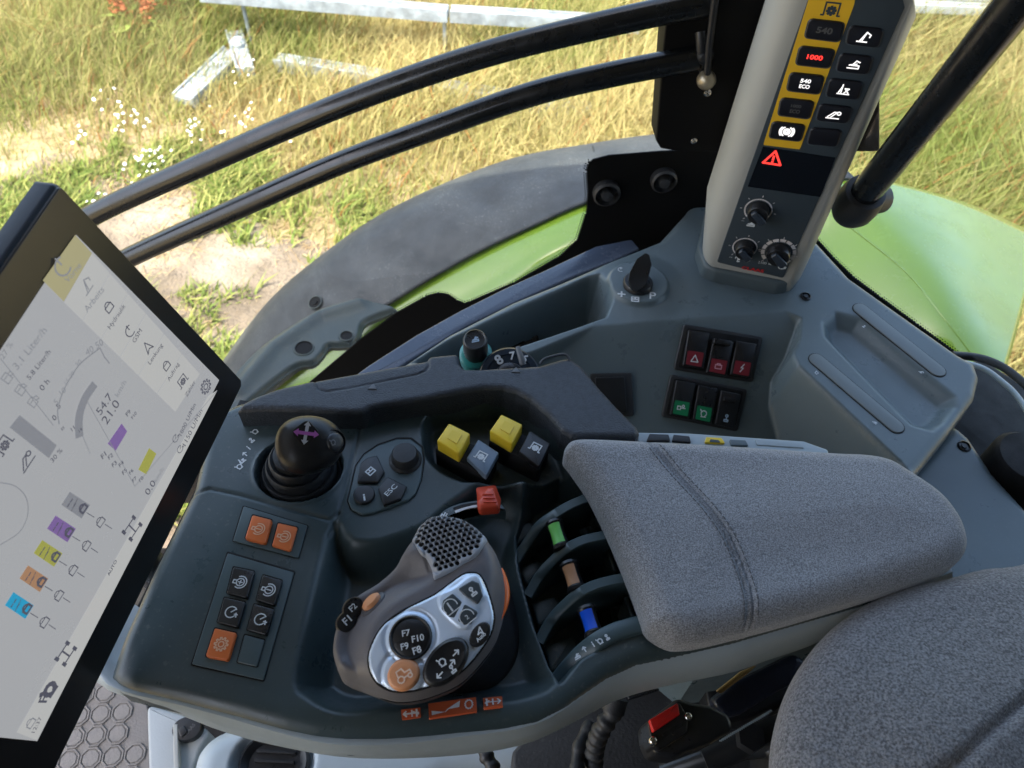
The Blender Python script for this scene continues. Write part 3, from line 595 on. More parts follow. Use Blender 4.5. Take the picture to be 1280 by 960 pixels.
# ---- main side console
sc = thing('side_console', 'blue-grey moulded side console under the window, with rocker switches and tray', 'console', P(900, 400, -.12))
ZL = -.10; SF = FZ(ZL)
so = SF.pts([(470, 475), (560, 415), (640, 374), (700, 350), (730, 337), (790, 312), (825, 298), (858, 262), (885, 215), (900, 205), (1010, 270), (1018, 294), (1065, 345), (1140, 398), (1200, 440), (1222, 452), (1228, 470), (1222, 495), (1190, 540), (1150, 590), (1180, 640), (1200, 760), (900, 800), (640, 600), (480, 520)])
crest = SF.pts([(560, 470), (665, 440), (740, 409), (800, 386), (842, 373), (903, 381), (960, 386), (985, 390), (1002, 398), (1000, 425), (992, 442), (998, 456), (1125, 576), (1160, 620), (1180, 800), (560, 640)])
topl = SF.pts([(500, 500), (665, 440), (740, 409), (842, 373), (985, 390)])
c0, c1 = SF.px(740, 409), SF.px(985, 390); cd = (c1-c0)/np.linalg.norm(c1-c0); cn = np.array([cd[1], -cd[0]])
tray = SF.pts([(515, 452), (560, 425), (640, 388), (700, 362), (735, 346), (750, 344), (762, 360), (766, 378), (758, 396), (725, 408), (665, 428), (610, 446), (590, 470)])
kd = SF.px(798, 354, .006)
tr = SF.pts([(1030, 402), (1045, 391), (1075, 398), (1125, 440), (1193, 496), (1196, 508), (1180, 528), (1165, 537), (1140, 530), (1080, 470), (1032, 420)])
colb = SF.pts([(874, 330), (985, 352), (1010, 300), (1010, 250), (890, 225)])
SK = .95
def scz(X, Y, D):
    dd = sdf(crest, X, Y); dp = (X-c0[0])*cn[0]+(Y-c0[1])*cn[1]
    q = np.clip(dd, 0, None); k = np.minimum(SK*np.clip(dp+.002, 0, None), 7*q); k = np.where(dd > 0, k, 0)
    k = .5*(k+np.sqrt(k*k+.00006))-.00387*1.0; z = -np.clip(k, -.001, .19)
    z -= .07*S((sdf(tray, X, Y)+.001)/.014)
    z += .005*step(.0335-np.hypot(X-kd[0], Y-kd[1]), .003)+.004*S((.06-np.hypot(X-kd[0], Y-kd[1]))/.03)
    z -= .014*S((sdf(tr, X, Y)+.004)/.018)
    z -= edge(D, .012)
    return z
hf('console_shell', so, scz, .0017, sidem, sc, skirt=.16, fr=SF)
# window sill strip with a gap
prism('sill_strip', FZ(-.125), [(440, 500), (514, 450), (585, 407), (650, 376), (720, 345), (770, 325), (800, 310), (790, 298), (745, 307), (679, 338), (630, 360), (576, 387), (520, 418), (462, 455), (400, 500)], -.03, 0, mat('sill_plastic', (.06, .08, .12), .22, bump=.2, bscale=500, dust=.15), sc, bev=.003, r=.004)
# slot pads with gap lines
mat('slot_cover_grey', (.15, .18, .19), .45, bump=.2, bscale=1200)
for A_, B_, w_ in (((1076, 387), (1171, 463), .0085), ((1021, 450), (1119, 533), .0080)):
    a, b = SF.px(*A_), SF.px(*B_); e = (b-a)/np.linalg.norm(b-a); t0 = math.atan2(e[1], e[0]); pp = np.array([b+w_*np.array([math.cos(t0+q), math.sin(t0+q)]) for q in np.linspace(-math.pi/2, math.pi/2, 12)]+[a-w_*np.array([math.cos(t0+q), math.sin(t0+q)]) for q in np.linspace(-math.pi/2, math.pi/2, 12)])
    prism('slot_cover_gap', SF, inset(ccw(pp), -.0009), -.004, .0005, blackm, sc, bev=0, r=0, px=False); prism('slot_cover', SF, pp, -.004, .0014, MATS['slot_cover_grey'], sc, bev=.0007, r=0, px=False)
for nm, c in (('lever', (1080, 408)), ('arm', (1152, 465)), ('hook', (1021, 466)), ('arm2', (1094, 528))): icon(SF, nm, c, (10, 8), .0042, white, sc, h=.0012, w=.14)
def screw(fr, u, v, r, parent, h=0): lathe('screw', fr, fr.px(u, v), [(r, h-.002), (r, h+.0012), (r*.8, h+.002), (r*.75, h+.0003), (r*.45, h+.0003), (r*.4, h+.0016), (r*.15, h+.0016)], black, parent, n=18)
screw(SF, 1007, 371, .0062, sc); lathe('screw_dimple', FZ(ZL), SF.px(1162, 362), [(.002, 0), (.002, .001)], blackm, sc, n=10) if 0 else None
# rocker switches on the slope
SP = Fr(SF.w(c0[0], c0[1], 0), np.array([cn[0]*SK, cn[1]*SK, 1]) @ np.eye(3) if 0 else (cn[0]*SK, cn[1]*SK, 1.), (cd[0], cd[1], 0))
Z2 = zoomer(740, 300, 3.427)
def inw(fr, q, m, p, h0, h1, nm, r=.002, bev=.001): return prism(nm, fr, q, h0, h1, m, p, bev=bev, r=r)
def rocker(q, patch, ic, icm, parent, lab, low=.56, lift=.0):
    a, b, c, d = [np.array(x) for x in q]                      # top-left, top-right, bottom-right, bottom-left
    ob = prism('rocker_switch', SP, q, .003, .0085, black, parent, bev=.0012, r=.0015, label=lab)
    l = lambda p, s, t: p+(s-p)*t
    if patch:
        pq = [l(l(a, d, low), l(b, c, low), .12), l(l(a, d, low), l(b, c, low), .88), l(l(a, d, .95), l(b, c, .95), .88), l(l(a, d, .95), l(b, c, .95), .12)]
        prism('colour_patch', SP, pq, .0080, .0088, patch, ob, bev=0, r=.0008)
    cc = l(l(a, d, (low+.95)/2), l(b, c, (low+.95)/2), .5); icon(SP, ic, cc, tuple(b-a), .0088, icm, ob, h=.0091, w=.12)
    e0, e1 = l(a, d, .08), l(b, c, .08); e2, e3 = l(b, c, .2), l(a, d, .2)
    return ob
f1 = Z2([(395, 360), (735, 415), (690, 612), (350, 555)]); f2 = Z2([(338, 575), (668, 640), (625, 822), (298, 757)])
for f, lab in ((f1, 0), (f2, 0)):
    inw(SP, f, rubber, sc, -.004, .004, 'switch_frame', r=.004, bev=.0015); cc = np.mean(f, 0); inw(SP, [tuple(cc+(np.array(p)-cc)*np.array([.9, .86])) for p in f], blackm, sc, .003, .0045, 'switch_well', r=.002, bev=.0)
rocker(Z2([(415, 387), (505, 398), (478, 553), (390, 538)]), redp, 'tri', white, sc, 'rocker switch with white triangle on dark red')
rocker(Z2([(522, 424), (608, 438), (578, 585), (490, 568)]), redp, 'batt', mat('pink_print', (.6, .3, .36), .5), sc, 'rocker switch with battery symbol under a hood')
rocker(Z2([(622, 432), (708, 446), (680, 592), (592, 577)]), redp, 'bolt', white, sc, 'rocker switch with lightning symbol on dark red')
inw(SP, Z2([(525, 420), (600, 432), (595, 455), (521, 443)]), black, sc, .008, .013, 'switch_hood', r=.001)
rocker(Z2([(362, 602), (445, 614), (418, 765), (335, 748)]), greenp, 'coil', white, sc, 'rocker switch with hose symbol on green')
rocker(Z2([(457, 622), (540, 637), (513, 790), (432, 772)]), greenp, 'hook', white, sc, 'rocker switch with hitch symbol on green')
rocker(Z2([(555, 645), (640, 662), (610, 808), (527, 790)]), None, 'lever', mat('pale_blue_print', (.35, .5, .65), .5), sc, 'rocker switch with pale blue figure on black')
inw(SP, Z2([(568, 670), (618, 680), (612, 700), (562, 690)]), blackm, sc, .0085, .011, 'switch_grip', r=.001)
f3 = [(738, 467), (790, 466), (793, 520), (740, 524)]; inw(SP, f3, rubber, sc, -.004, .004, 'switch_frame', r=.003); inw(SP, [(744, 472), (781, 471), (784, 516), (746, 518)], black, sc, .003, .006, 'blank_switch', r=.002)
# ignition lock
KF = FZ(ZL+.0092); kc = KF.px(797, 356); lathe('lock_bezel', KF, kc, [(.0165, -.003), (.0165, .004), (.015, .006), (.011, .0062), (.0105, .003)], black, sc, n=32)
lathe('lock_barrel', KF, kc, [(.0085, 0), (.0085, .009), (.0075, .01), (.003, .0105)], chrome, sc, n=24)
for s, a, b in (('P', (812, 369), (820, 370)), ('+', (772, 367), (782, 368))): text(KF, s, a, b, white, sc, h=.0004)
icon(KF, 'power', (776, 337), (10, 1), .0075, white, sc, h=.0004, w=.12); icon(KF, 'win', (794, 374), (10, 1), .008, white, sc, h=.0004, w=.2)
ky = thing('ignition_key', 'black-headed ignition key turned in the lock on the side console', 'key', KF.w(kc[0], kc[1], .01))
kf = Fr(KF.w(kc[0], kc[1], .01), KF.hit(770, 355, .01)-KF.hit(800, 330, .01)+np.array([.03, 0, .0]), (0, 0, 1))
a, b = P(796, 351, ZL+.02), P(806, 322, ZL+.032); ax = b-a; ax /= np.linalg.norm(ax); nn = np.cross(ax, (0.25, -.35, 1)); kfr = Fr(a, np.cross(ax, nn), ax)
L = np.linalg.norm(b-a); kp = np.array([(-.012, -.002), (-.004, -.009), (.006, -.0105), (L*.8, -.008), (L*1.15, -.0015), (L*1.15, .003), (L*.8, .0095), (.006, .0105), (-.004, .009), (-.012, .003)])
prism_mb(kfr, kp, -.002, .0025, .0012, .003).link('key_head', black, ky, sharp=60); tube('key_blade', [KF.w(kc[0], kc[1], .004), kfr.w(0, 0, 0)], .003, chrome, ky, 8)
# ---- lower right panel and the dark rear corner
lo = FZ(-.16); lp = thing('lower_side_panel', 'pale grey-blue side panel behind the armrest with one screw', 'panel', P(1210, 640, -.16))
hf('panel', lo.pts([(1195, 528), (1215, 545), (1245, 590), (1300, 650), (1300, 740), (1150, 760), (1060, 700), (1120, 610), (1150, 575)]), lambda X, Y, D: -edge(D, .012), .003, sidem, lp, skirt=.1, fr=lo)
screw(lo, 1205, 558, .007, lp)
rc = thing('rear_corner_cover', 'matt black rear corner cover with curved rubber seal beside the fender', 'cover', P(1260, 560, -.2))
prism('cover', FZ(-.20), [(1190, 452), (1230, 446), (1285, 480), (1420, 600), (1420, 780), (1290, 690), (1235, 590), (1170, 560)], -.3, 0, blackm, rc, bev=.01, r=.02)
tube('rubber_seal', spl([P(u, v, -.12) for u, v in ((1190, 444), (1222, 447), (1250, 457), (1275, 475), (1300, 500), (1330, 540))], 6, False), .0045, rubber, rc, 10)
tube('seal_bead', spl([P(u, v, -.15) for u, v in ((1200, 452), (1228, 460), (1250, 475), (1275, 500), (1310, 560))], 6, False), .003, bandm, rc, 8)
lathe('round_boss', FZ(-.15), FZ(-.15).px(1285, 575), [(.035, -.05), (.035, 0), (.03, .006), (.01, .008)], blackm, rc)
# ---- grey column with control panel
Wn = np.cross(P(986, 350, -.08)-P(893, 332, -.08), (0, 0, 1.)); WF = Fr(P(893, 332, -.08), Wn); WF = WF if WF.n[1] < 0 else Fr(P(893, 332, -.08), -Wn)
cc_ = thing('control_column', 'pale grey column carrying the dark push-button panel with amber strip', 'control column', P(930, 350, -.1))
ZP = zoomer(860, 0, 2.527)
front = WF.pts([(1018, -60), (1006, 0), (893, 326), (893, 334), (897, 338), (978, 355), (984, 353), (988, 347), (1137, 8), (1140, -3), (1130, -60)])
def loft2(fr, a, ha, b, hb, name, m, parent, bulge=.0):
    V = []; n = len(a); K = 8
    for k in range(K+1):
        t = k/K; q = a*(1-t)+b*t; h = ha+(hb-ha)*(1-math.cos(t*math.pi/2)) if bulge else ha+(hb-ha)*t
        if bulge: q = a+(b-a)*math.sin(t*math.pi/2)
        V += [fr.w(x, y, h) for x, y in q]
    Fc = [(k*n+i, k*n+(i+1) % n, (k+1)*n+(i+1) % n, (k+1)*n+i) for k in range(K) for i in range(n)]+[tuple(range(n))[::-1], tuple(range(K*n, (K+1)*n))]
    return link(name, V, Fc, m, parent, sharp=50)
back = WF.pts([(970, -60), (957, 0), (884, 237), (877, 330), (880, 343), (893, 349), (972, 366), (988, 364), (1000, 352), (1142, 20), (1148, 0), (1135, -60)][:11], -.05)
back = WF.pts([(975, -62), (957, 0), (884, 234), (877, 326), (881, 343), (892, 348), (972, 362), (986, 361), (996, 352), (1144, 14), (1138, -60)], -.035)
loft2(WF, front, 0, back, -.035, 'column_housing', greym, cc_, 1)
prism('column_core', WF, [(980, -60), (890, 230), (884, 335), (975, 358), (1135, 0), (1135, -60)], -.075, -.034, greym, cc_, bev=.002, r=.005)
base = SF.pts([(868, 322), (876, 346), (890, 352), (968, 368), (982, 366), (1010, 320), (1010, 300), (880, 270)]); prism('column_foot', SF, base, -.01, .018, mat('foot_grey', (.075, .10, .11), .45, bump=.2, bscale=1300), cc_, bev=.004, r=.012, px=False)
face = [(1022, -60), (1010, 0), (896, 328), (979, 348), (1131, 10), (1128, -4), (1120, -60)]
prism('panel_face', WF, face, -.001, .0016, facem, cc_, bev=.0006, r=.003)
prism('amber_strip', WF, ZP([(393, -40), (420, -150), (560, -150), (527, 2), (525, 14), (357, 462), (352, 472), (238, 458), (243, 440)]), .0015, .0019, ystrip, cc_, bev=0, r=.001)
LB = [[(384, 60), (495, 73), (478, 134), (368, 120)], [(354, 146), (464, 158), (446, 217), (340, 205)], [(324, 230), (430, 241), (414, 299), (312, 287)], [(295, 310), (398, 321), (382, 377), (284, 365)], [(268, 385), (370, 396), (354, 448), (256, 436)]]
RB = [[(512, 82), (618, 94), (602, 153), (498, 140)], [(482, 170), (585, 181), (568, 237), (468, 226)], [(450, 249), (553, 261), (536, 318), (435, 306)], [(418, 330), (520, 341), (503, 392), (404, 381)], [(390, 405), (486, 413), (470, 466), (376, 456)]]
keym = mat('key_cap_black', (.010, .010, .014), .3, bump=.05); rimm = mat('key_rim_blue_grey', (.06, .075, .09), .4)
def panel_key(q, lab):
    z = ZP(q); c = np.mean(z, 0); big = [tuple(c+(np.array(p)-c)*1.07) for p in z]
    prism('key_rim', WF, big, .0015, .0026, rimm, cc_, bev=.0005, r=.0045); return prism('panel_key', WF, z, .0018, .0042, keym, cc_, bev=.0008, r=.004, label=lab)
tx = [('540', None, greyp), ('1000', None, rede), ('540', 'ECO', whitee), ('1000', 'ECO', greyp), (None, None, whitee)]
for q, (s, s2, m_), lab in zip(LB, tx, ('key with dim figures 540', 'key with lit red figures 1000', 'key with lit white 540 ECO', 'key with dim 1000 ECO', 'lowest key of the amber strip with lit brake symbol')):
    k = panel_key(q, lab); a, b, c, d = [np.array(x) for x in ZP(q)]; l = lambda p, r, t: p+(r-p)*t
    y1 = .36 if s2 else .5; wd = .34 if s2 else .27
    if s:
        for y, tt in ((y1, s), (.66, s2)):
            if tt: L0, R0 = l(a, d, y), l(b, c, y); text(WF, tt, tuple(l(L0, R0, wd)), tuple(l(L0, R0, 1-wd)), m_, k, h=.0045, ht=.33 if len(tt) > 3 else .42, bold=.03)
    else: icon(WF, 'brake', tuple((a+b+c+d)/4), tuple(b-a), .011, m_, k, h=.0045, w=.13)
for q, ic, lab in zip(RB, ('arm', 'arm2', 'arm3', 'arm4', None), ('topmost key of the dark column with lit arm symbol', 'second key of the dark column with lit hook symbol', 'third key of the dark column with lit lift symbol', 'fourth key of the dark column with lit lamp symbol', 'blank key without symbol')):
    k = panel_key(q, lab); a, b, c, d = [np.array(x) for x in ZP(q)]
    if ic: icon(WF, ic, tuple((a+b+c+d)/4), tuple(b-a), .010, whitee, k, h=.0045, w=.11)
icon(WF, 'pto', ZP([(453, 33)])[0], (10, 1), .0135, facem, cc_, h=.0021, w=.1)
dsp = prism('display', WF, ZP([(237, 463), (466, 498), (418, 622), (188, 590)]), .0012, .0018, mat('display_glass', (.006, .007, .010), .12), cc_, bev=0, r=.0005)
icon(WF, 'warn', ZP([(270, 499)])[0], (10, 1.5), .0165, rede, dsp, h=.0021, w=.13)
def dial(u, v, r, parent, fat=False):
    c = WF.px(*ZP([(u, v)])[0]); kb = lathe('rotary_knob', WF, c, [(r*.74, .001), (r*.72, .010), (r*.66, .012), (r*.2, .0122)], black, parent, n=32)
    mb = MB(); n = 11; a0, a1 = -50, 230
    for k in range(n if fat else 26):
        N_ = n if fat else 26; s0 = a0+(a1-a0)*k/N_+(2.2 if fat else .2); s1 = a0+(a1-a0)*(k+1)/N_-(2.2 if fat else .2); ro, ri = (r*1.08, r*.86) if fat else (r*.96, r*.86); p = []
        for q in np.linspace(s0, s1, 4): p.append(WF.w(c[0]+ro*math.cos(R_(q)), c[1]+ro*math.sin(R_(q)), .0021))
        for q in np.linspace(s1, s0, 4): p.append(WF.w(c[0]+ri*math.cos(R_(q)), c[1]+ri*math.sin(R_(q)), .0021))
        mb.add(p, [tuple(range(8))])
    for k in range(7):
        q = R_(a0+(a1-a0)*k/6); stroke_mb(WF, [c+np.array([math.cos(q), math.sin(q)])*r*1.12, c+np.array([math.cos(q), math.sin(q)])*r*1.24], .0008, .0021, mb)
    mb.link('dial_ring', mat('dial_print', (.6, .58, .58), .5) if 'dial_print' not in MATS else MATS['dial_print'], parent, flat=True)
    mk = mat('knob_marker_blue', (.03, .04, .055), .25) if 'knob_marker_blue' not in MATS else MATS['knob_marker_blue']
    f2 = Fr(WF.w(c[0], c[1], .0122), WF.n, WF.x*math.cos(R_(-40))+WF.y*math.sin(R_(-40)))
    prism_mb(f2, np.array([(-r*.5, -r*.22), (r*.68, -r*.28), (r*.68, r*.28), (-r*.5, r*.22)]), 0, .004, .0012, .002).link('grip', mk, kb)
    prism_mb(WF, c+np.array([(-r*.3, -r*1.0), (r*.35, -r*1.0), (r*.3, -r*.72), (-r*.25, -r*.72)]), .001, .005, .001, .002).link('dial_pointer', MATS['dial_print'], kb)
dial(222, 660, .0145, cc_); dial(180, 778, .0135, cc_); dial(286, 793, .0165, cc_, True)
text(WF, 'CLAAS', ZP([(170, 845)])[0], ZP([(240, 857)])[0], mat('red_print', (.55, .02, .02), .45), cc_, h=.0022, ht=.19, bold=.03)
for s, a, b in (('-', (168, 697), (178, 698)), ('+', (228, 706), (240, 708)), ('2100', (222, 828), (248, 832)), ('km', (255, 832), (272, 835)), ('-', (130, 812), (140, 813)), ('+', (184, 822), (196, 824))): text(WF, s, ZP([a])[0], ZP([b])[0], white, cc_, h=.0022, **({'ht': .12} if s == '-' else {}))
icon(WF, 'arm2', ZP([(200, 707)])[0], (10, 1.5), .008, white, cc_, h=.0022, w=.18); icon(WF, 'fan', ZP([(160, 818)])[0], (10, 1.5), .008, white, cc_, h=.0022, w=.16); icon(WF, 'clock', ZP([(297, 842)])[0], (10, 1.5), .008, white, cc_, h=.0022, w=.16)
sf = Fr(WF.hit(888, 251, -.02), (-.8, -.5, 0), (0, 0, 1)); lathe('screw', sf, (0, 0), [(.004, -.004), (.004, .001), (.003, .0015), (.0028, 0), (.001, 0)], black, cc_, n=16)
# ---- grab handle in front of the rear quarter window
gh = thing('grab_handle', 'thick glossy black grab handle ending in a round rubber socket', 'grab handle', P(1068, 262, -.03))
a, b = PY(1080, 243, .665), PY(1330, -70, .55); tube('tube', [a+(b-a)*q for q in np.linspace(0, 1, 8)], .0155, gloss, gh, 24)
d_ = (a-b)/np.linalg.norm(a-b); tube('socket', [a-d_*.006, a-d_*.005, a+d_*.004, a+d_*.016, a+d_*.028, a+d_*.038, a+d_*.0445, a+d_*.047], [.017, .0205, .0225, .0235, .0228, .0185, .011, .002], rubber, gh, 28)
sd_ = RM@np.array([1., .2, -.55]); tube('mount', [a+d_*.012, a+d_*.012+sd_*.03], [.0165, .0155], rubber, gh, 20)
# ================================================================== ARMREST CONSOLE
D0 = FZ(0.); DL = D0.pts
ac = thing('armrest_console', 'dark teal armrest console with joystick bay, orange buttons and grey fabric armrest', 'armrest console', (0, .25, -.05))
deck = [(262, 516), (300, 500), (470, 478), (560, 462), (640, 466), (700, 490), (745, 530), (800, 536), (900, 545), (1000, 552), (1036, 562), (1100, 570), (1180, 620), (1212, 680), (1185, 712), (1125, 737), (1078, 755), (914, 802), (797, 828), (760, 845), (735, 862), (708, 881), (672, 900), (629, 910), (535, 922), (480, 927), (429, 927), (390, 922), (340, 909), (285, 893), (220, 876), (160, 862), (140, 856), (128, 846), (185, 720), (240, 610)]
Z3 = zoomer(280, 400, 3.4286); Z4 = zoomer(500, 400, 3.693); Z1 = zoomer(600, 560, 3.2); Z6 = zoomer(220, 600, 3.692); Z5 = zoomer(380, 620, 3.2)
valley = DL(spl([(413, 668), (428, 670), (442, 680), (475, 680), (530, 660), (570, 628), (620, 598), (655, 612), (668, 640), (656, 690), (672, 760), (692, 842), (660, 866), (600, 874), (500, 880), (430, 886), (388, 868), (376, 835)], 4))
ptorec = DL(spl(Z4([(105, 500), (120, 450), (160, 425), (300, 385), (460, 360), (560, 372), (640, 430), (740, 540), (812, 710), (780, 740), (560, 740), (330, 742), (270, 735), (180, 690), (120, 620)]), 4))
bays = DL([(660, 600), (700, 580), (738, 590), (752, 618), (772, 664), (794, 718), (812, 772), (770, 795), (725, 820), (700, 850), (686, 828), (664, 770), (646, 700), (640, 650)])
jp = Z3([(315, 628)])[0]; jc = D0.px(374, 585); panl = DL([(246, 612), (412, 652), (378, 832), (350, 856), (128, 846), (180, 720)])
seam1 = DL([(236, 618), (262, 611), (300, 619), (412, 650), (424, 640)]); seam2 = DL([(456, 514), (447, 548), (424, 640), (410, 668)])
lipg = DL([(376, 832), (360, 868), (366, 905)])
def deckz(X, Y, D):
    z = np.zeros_like(X)
    z -= .030*S((sdf(valley, X, Y)+.005)/.022)
    z -= .018*S((sdf(ptorec, X, Y)+.002)/.009)
    b = sdf(bays, X, Y); z = np.where(b > -.004, np.minimum(z, -.045*S((b+.003)/.012)), z)
    jd = .0315-np.hypot(X-jc[0], (Y-jc[1])*1.12); z -= .022*step(jd, .004)
    z += .0015*np.exp(-((jd+.001)/.0022)**2)
    z -= .0016*np.exp(-(dline(seam1, X, Y)/.0010)**2)+.0018*np.exp(-(dline(seam2, X, Y)/.0012)**2)
    z -= .014*S((sdf(sloped, X, Y))/.05)
    z -= .9*edge(D, .010)
    return z
sloped = DL([(128, 700), (180, 835), (300, 866), (362, 880), (700, 884), (800, 835), (1200, 720), (1200, 1000), (100, 1000), (60, 700)])
hf('deck', DL(deck), deckz, .00125, teal, ac, skirt=.02)
# pale outer skirt: two stacked outlines
up_ = [(118, 822), (128, 848), (160, 863), (220, 877), (285, 894), (340, 910), (390, 923), (429, 928), (480, 928), (535, 923), (580, 917), (629, 911), (672, 901), (708, 882), (735, 863), (760, 846), (797, 829), (860, 814), (914, 803), (1000, 778), (1078, 756), (1125, 738), (1190, 712)]
lo_ = [(112, 836), (125, 858), (160, 873), (220, 893), (272, 914), (320, 928), (366, 938), (420, 947), (472, 950), (535, 949), (597, 944), (650, 934), (680, 923), (725, 901), (774, 877), (840, 859), (914, 844), (960, 828), (1008, 812), (1040, 796), (1080, 776), (1125, 756), (1190, 730)]
n_ = 60
def resamp(p, n):
    p = spl(p, 6, False); d = np.r_[0, np.cumsum(np.linalg.norm(np.diff(p, axis=0), axis=1))]; q = np.linspace(0, d[-1], n); return np.stack([np.interp(q, d, p[:, 0]), np.interp(q, d, p[:, 1])], 1)
U, Lw = resamp(up_, n_), resamp(lo_, n_); V = []
for (a, b), (c, d) in zip(U, Lw):
    A = P(a, b, -.006); B = P(c, d, -.045); V += [A+np.array([0, .012, -.004]), A+np.array([0, .001, -.0002]), A*.97+B*.03+np.array([0, -.0012, .0]), A*.6+B*.4+np.array([0, -.0015, 0]), A*.08+B*.92, B+np.array([0, .004, -.002]), B+np.array([0, .06, -.006])]
Fc = [(i*7+k, i*7+k+1, i*7+7+k+1, i*7+7+k) for i in range(n_-1) for k in range(6)]
link('side_skirt', V, Fc, bandm, ac, sharp=55)
link('underside', [P(126, 850, -.052), P(430, 930, -.052), P(680, 905, -.052), P(1190, 720, -.052), P(1100, 600, -.052), P(300, 500, -.052)], [(0, 1, 2, 3, 4, 5)], blackm, ac, flat=True)
# textured upper trim
TZ = .022; TF = FZ(TZ); tro = [(296, 512), (303, 503), (320, 494), (345, 485), (392, 474), (470, 460), (532, 449), (538, 444), (570, 441), (574, 445), (575, 454), (581, 460), (600, 460), (674, 456), (700, 448), (712, 446), (728, 457), (749, 483), (771, 507), (797, 533), (800, 540), (795, 546), (715, 546), (702, 538), (687, 520), (663, 499), (645, 489), (630, 485), (606, 484), (581, 488), (527, 499), (480, 506), (462, 510), (452, 515), (420, 515), (382, 512), (330, 511)]
to = TF.pts(tro); ins_ = TF.pts([(393, 474), (532, 449), (535, 459), (531, 464), (520, 468), (408, 489), (399, 486)]); seam3 = TF.pts([(392, 473), (398, 486), (408, 489), (440, 484), (522, 467), (533, 462), (536, 457), (534, 448)])
def trz(X, Y, D): return -edge(D, .005)*.8-.0016*np.exp(-(dline(seam3, X, Y)/.0009)**2)-.001*step(sdf(ins_, X, Y), .002)+.0012*(.5+.5*np.sin(X*19))*0
hf('textured_trim', to, trz, .0011, trimm, ac, skirt=.030, fr=TF)
for c in ((466, 484), (645, 463)):
    mb = MB(); a = TF.px(*c); prism_mb(TF, a+np.array([(-.0036, -.0024), (.0036, -.0024), (0, .0032)]), -.002, .0009, .0006, 0, mb=mb); mb.link('arrow_mark', mat('mark_grey', (.10, .11, .12), .4) if 'mark_grey' not in MATS else MATS['mark_grey'], ac)
# wall under the trim (inner face)
iw = resamp([(300, 511), (382, 512), (452, 515), (470, 508), (527, 499), (581, 488), (630, 485), (663, 498), (702, 538), (716, 547)], 40); V = []
for u, v in iw: A = TF.hit(u, v); V += [A+np.array([0, .004, -.004]), A*np.array([1, 1, 0])+np.array([0, -.003, .0])+np.array([0, 0, -.019])]
link('trim_wall', V, [(2*i, 2*i+1, 2*i+3, 2*i+2) for i in range(39)], teal, ac, sharp=180)
# switch strip above the pad
prism('switch_strip', FZ(.008), [(795, 540), (860, 541), (1005, 551), (1036, 562), (1036, 575), (800, 560)], -.03, 0, bandm, ac, bev=.0015, r=.003)
SS = FZ(.008); 
for q, m_, lab in (([(812, 542), (836, 543), (838, 551), (808, 551)], black, 0), ([(842, 543), (862, 545), (864, 553), (840, 551)], black, 0), ([(883, 546), (902, 547), (907, 554), (881, 553)], yellow, 'small yellow framed switch'), ([(912, 549), (932, 550), (936, 557), (914, 556)], sidem, 0)):
    prism('strip_switch', SS, q, 0, .002, m_, ac, bev=.0005, r=.001, label=lab or None)
prism('strip_lid', SS, [(944, 549), (1000, 553), (1006, 560), (946, 556)], 0, .0008, bandm, ac, bev=.0004, r=.001); prism('strip_window', SS, [(888, 549), (898, 550), (901, 553), (887, 552)], .0015, .0026, teal, ac, bev=0, r=.0005)
# fabric armrest pad
PF = FZ(.016); pout = [(706, 562), (709, 552), (718, 547), (740, 546), (806, 549), (914, 555), (1036, 563), (1080, 565), (1108, 570), (1130, 581), (1177, 613), (1202, 643), (1212, 668), (1212, 684), (1203, 697), (1177, 711), (1102, 736), (1008, 764), (942, 782), (881, 797), (856, 800), (842, 799), (825, 791), (812, 780), (806, 764), (792, 726), (769, 670), (750, 630), (736, 604), (715, 574)]
po = FZ(.025).pts(spl(pout, 4)); s1 = PF.pts([(808, 540), (818, 556), (845, 590), (880, 632), (905, 666), (922, 700), (934, 735), (939, 765), (938, 790)], .02); s2 = s1+np.array([.0038, .0])
def padz(X, Y, D):
    r = .017; z = r-edge(D, r)*.98+.0; z += .004*S(D/.08)
    for s in (s1, s2): z -= .0018*np.exp(-(dline(s, X, Y)/.0009)**2)
    z += .0015*np.sin(X*30+Y*22)*S(D/.04)+.001*np.sin(Y*60-X*14)*S(D/.04)
    return z
hf('armrest_pad', po, padz, .0014, fabric, ac, skirt=.012, fr=PF)
st = MB(); cen_ = np.array(spl((s1+s2)/2, 20, False)); L = np.r_[0, np.cumsum(np.linalg.norm(np.diff(cen_, axis=0), axis=1))]
for off in (-.0042, .0042):
    for d in np.arange(.01, L[-1]-.012, .0042):
        a = np.array([np.interp(d, L, cen_[:, 0]), np.interp(d, L, cen_[:, 1])]); b = np.array([np.interp(d+.0028, L, cen_[:, 0]), np.interp(d+.0028, L, cen_[:, 1])]); e = (b-a)/np.linalg.norm(b-a); n = np.array([-e[1], e[0]])*(-off/.0042); a = a+n*.0046; b = b+n*.0046
        q = np.array([a, b]); DD = np.maximum(sdf(po, q[:, 0], q[:, 1]), 0); zz = padz(q[:, 0], q[:, 1], DD)
        if DD.min() < .004: continue
        tube_mb([PF.w(*a, zz[0]), PF.w(*((a+b)/2), zz.mean()+.0004), PF.w(*b, zz[1])], .0004, 5, st)
tag(st.link('seam_stitches', thread, ac), kind='stuff')
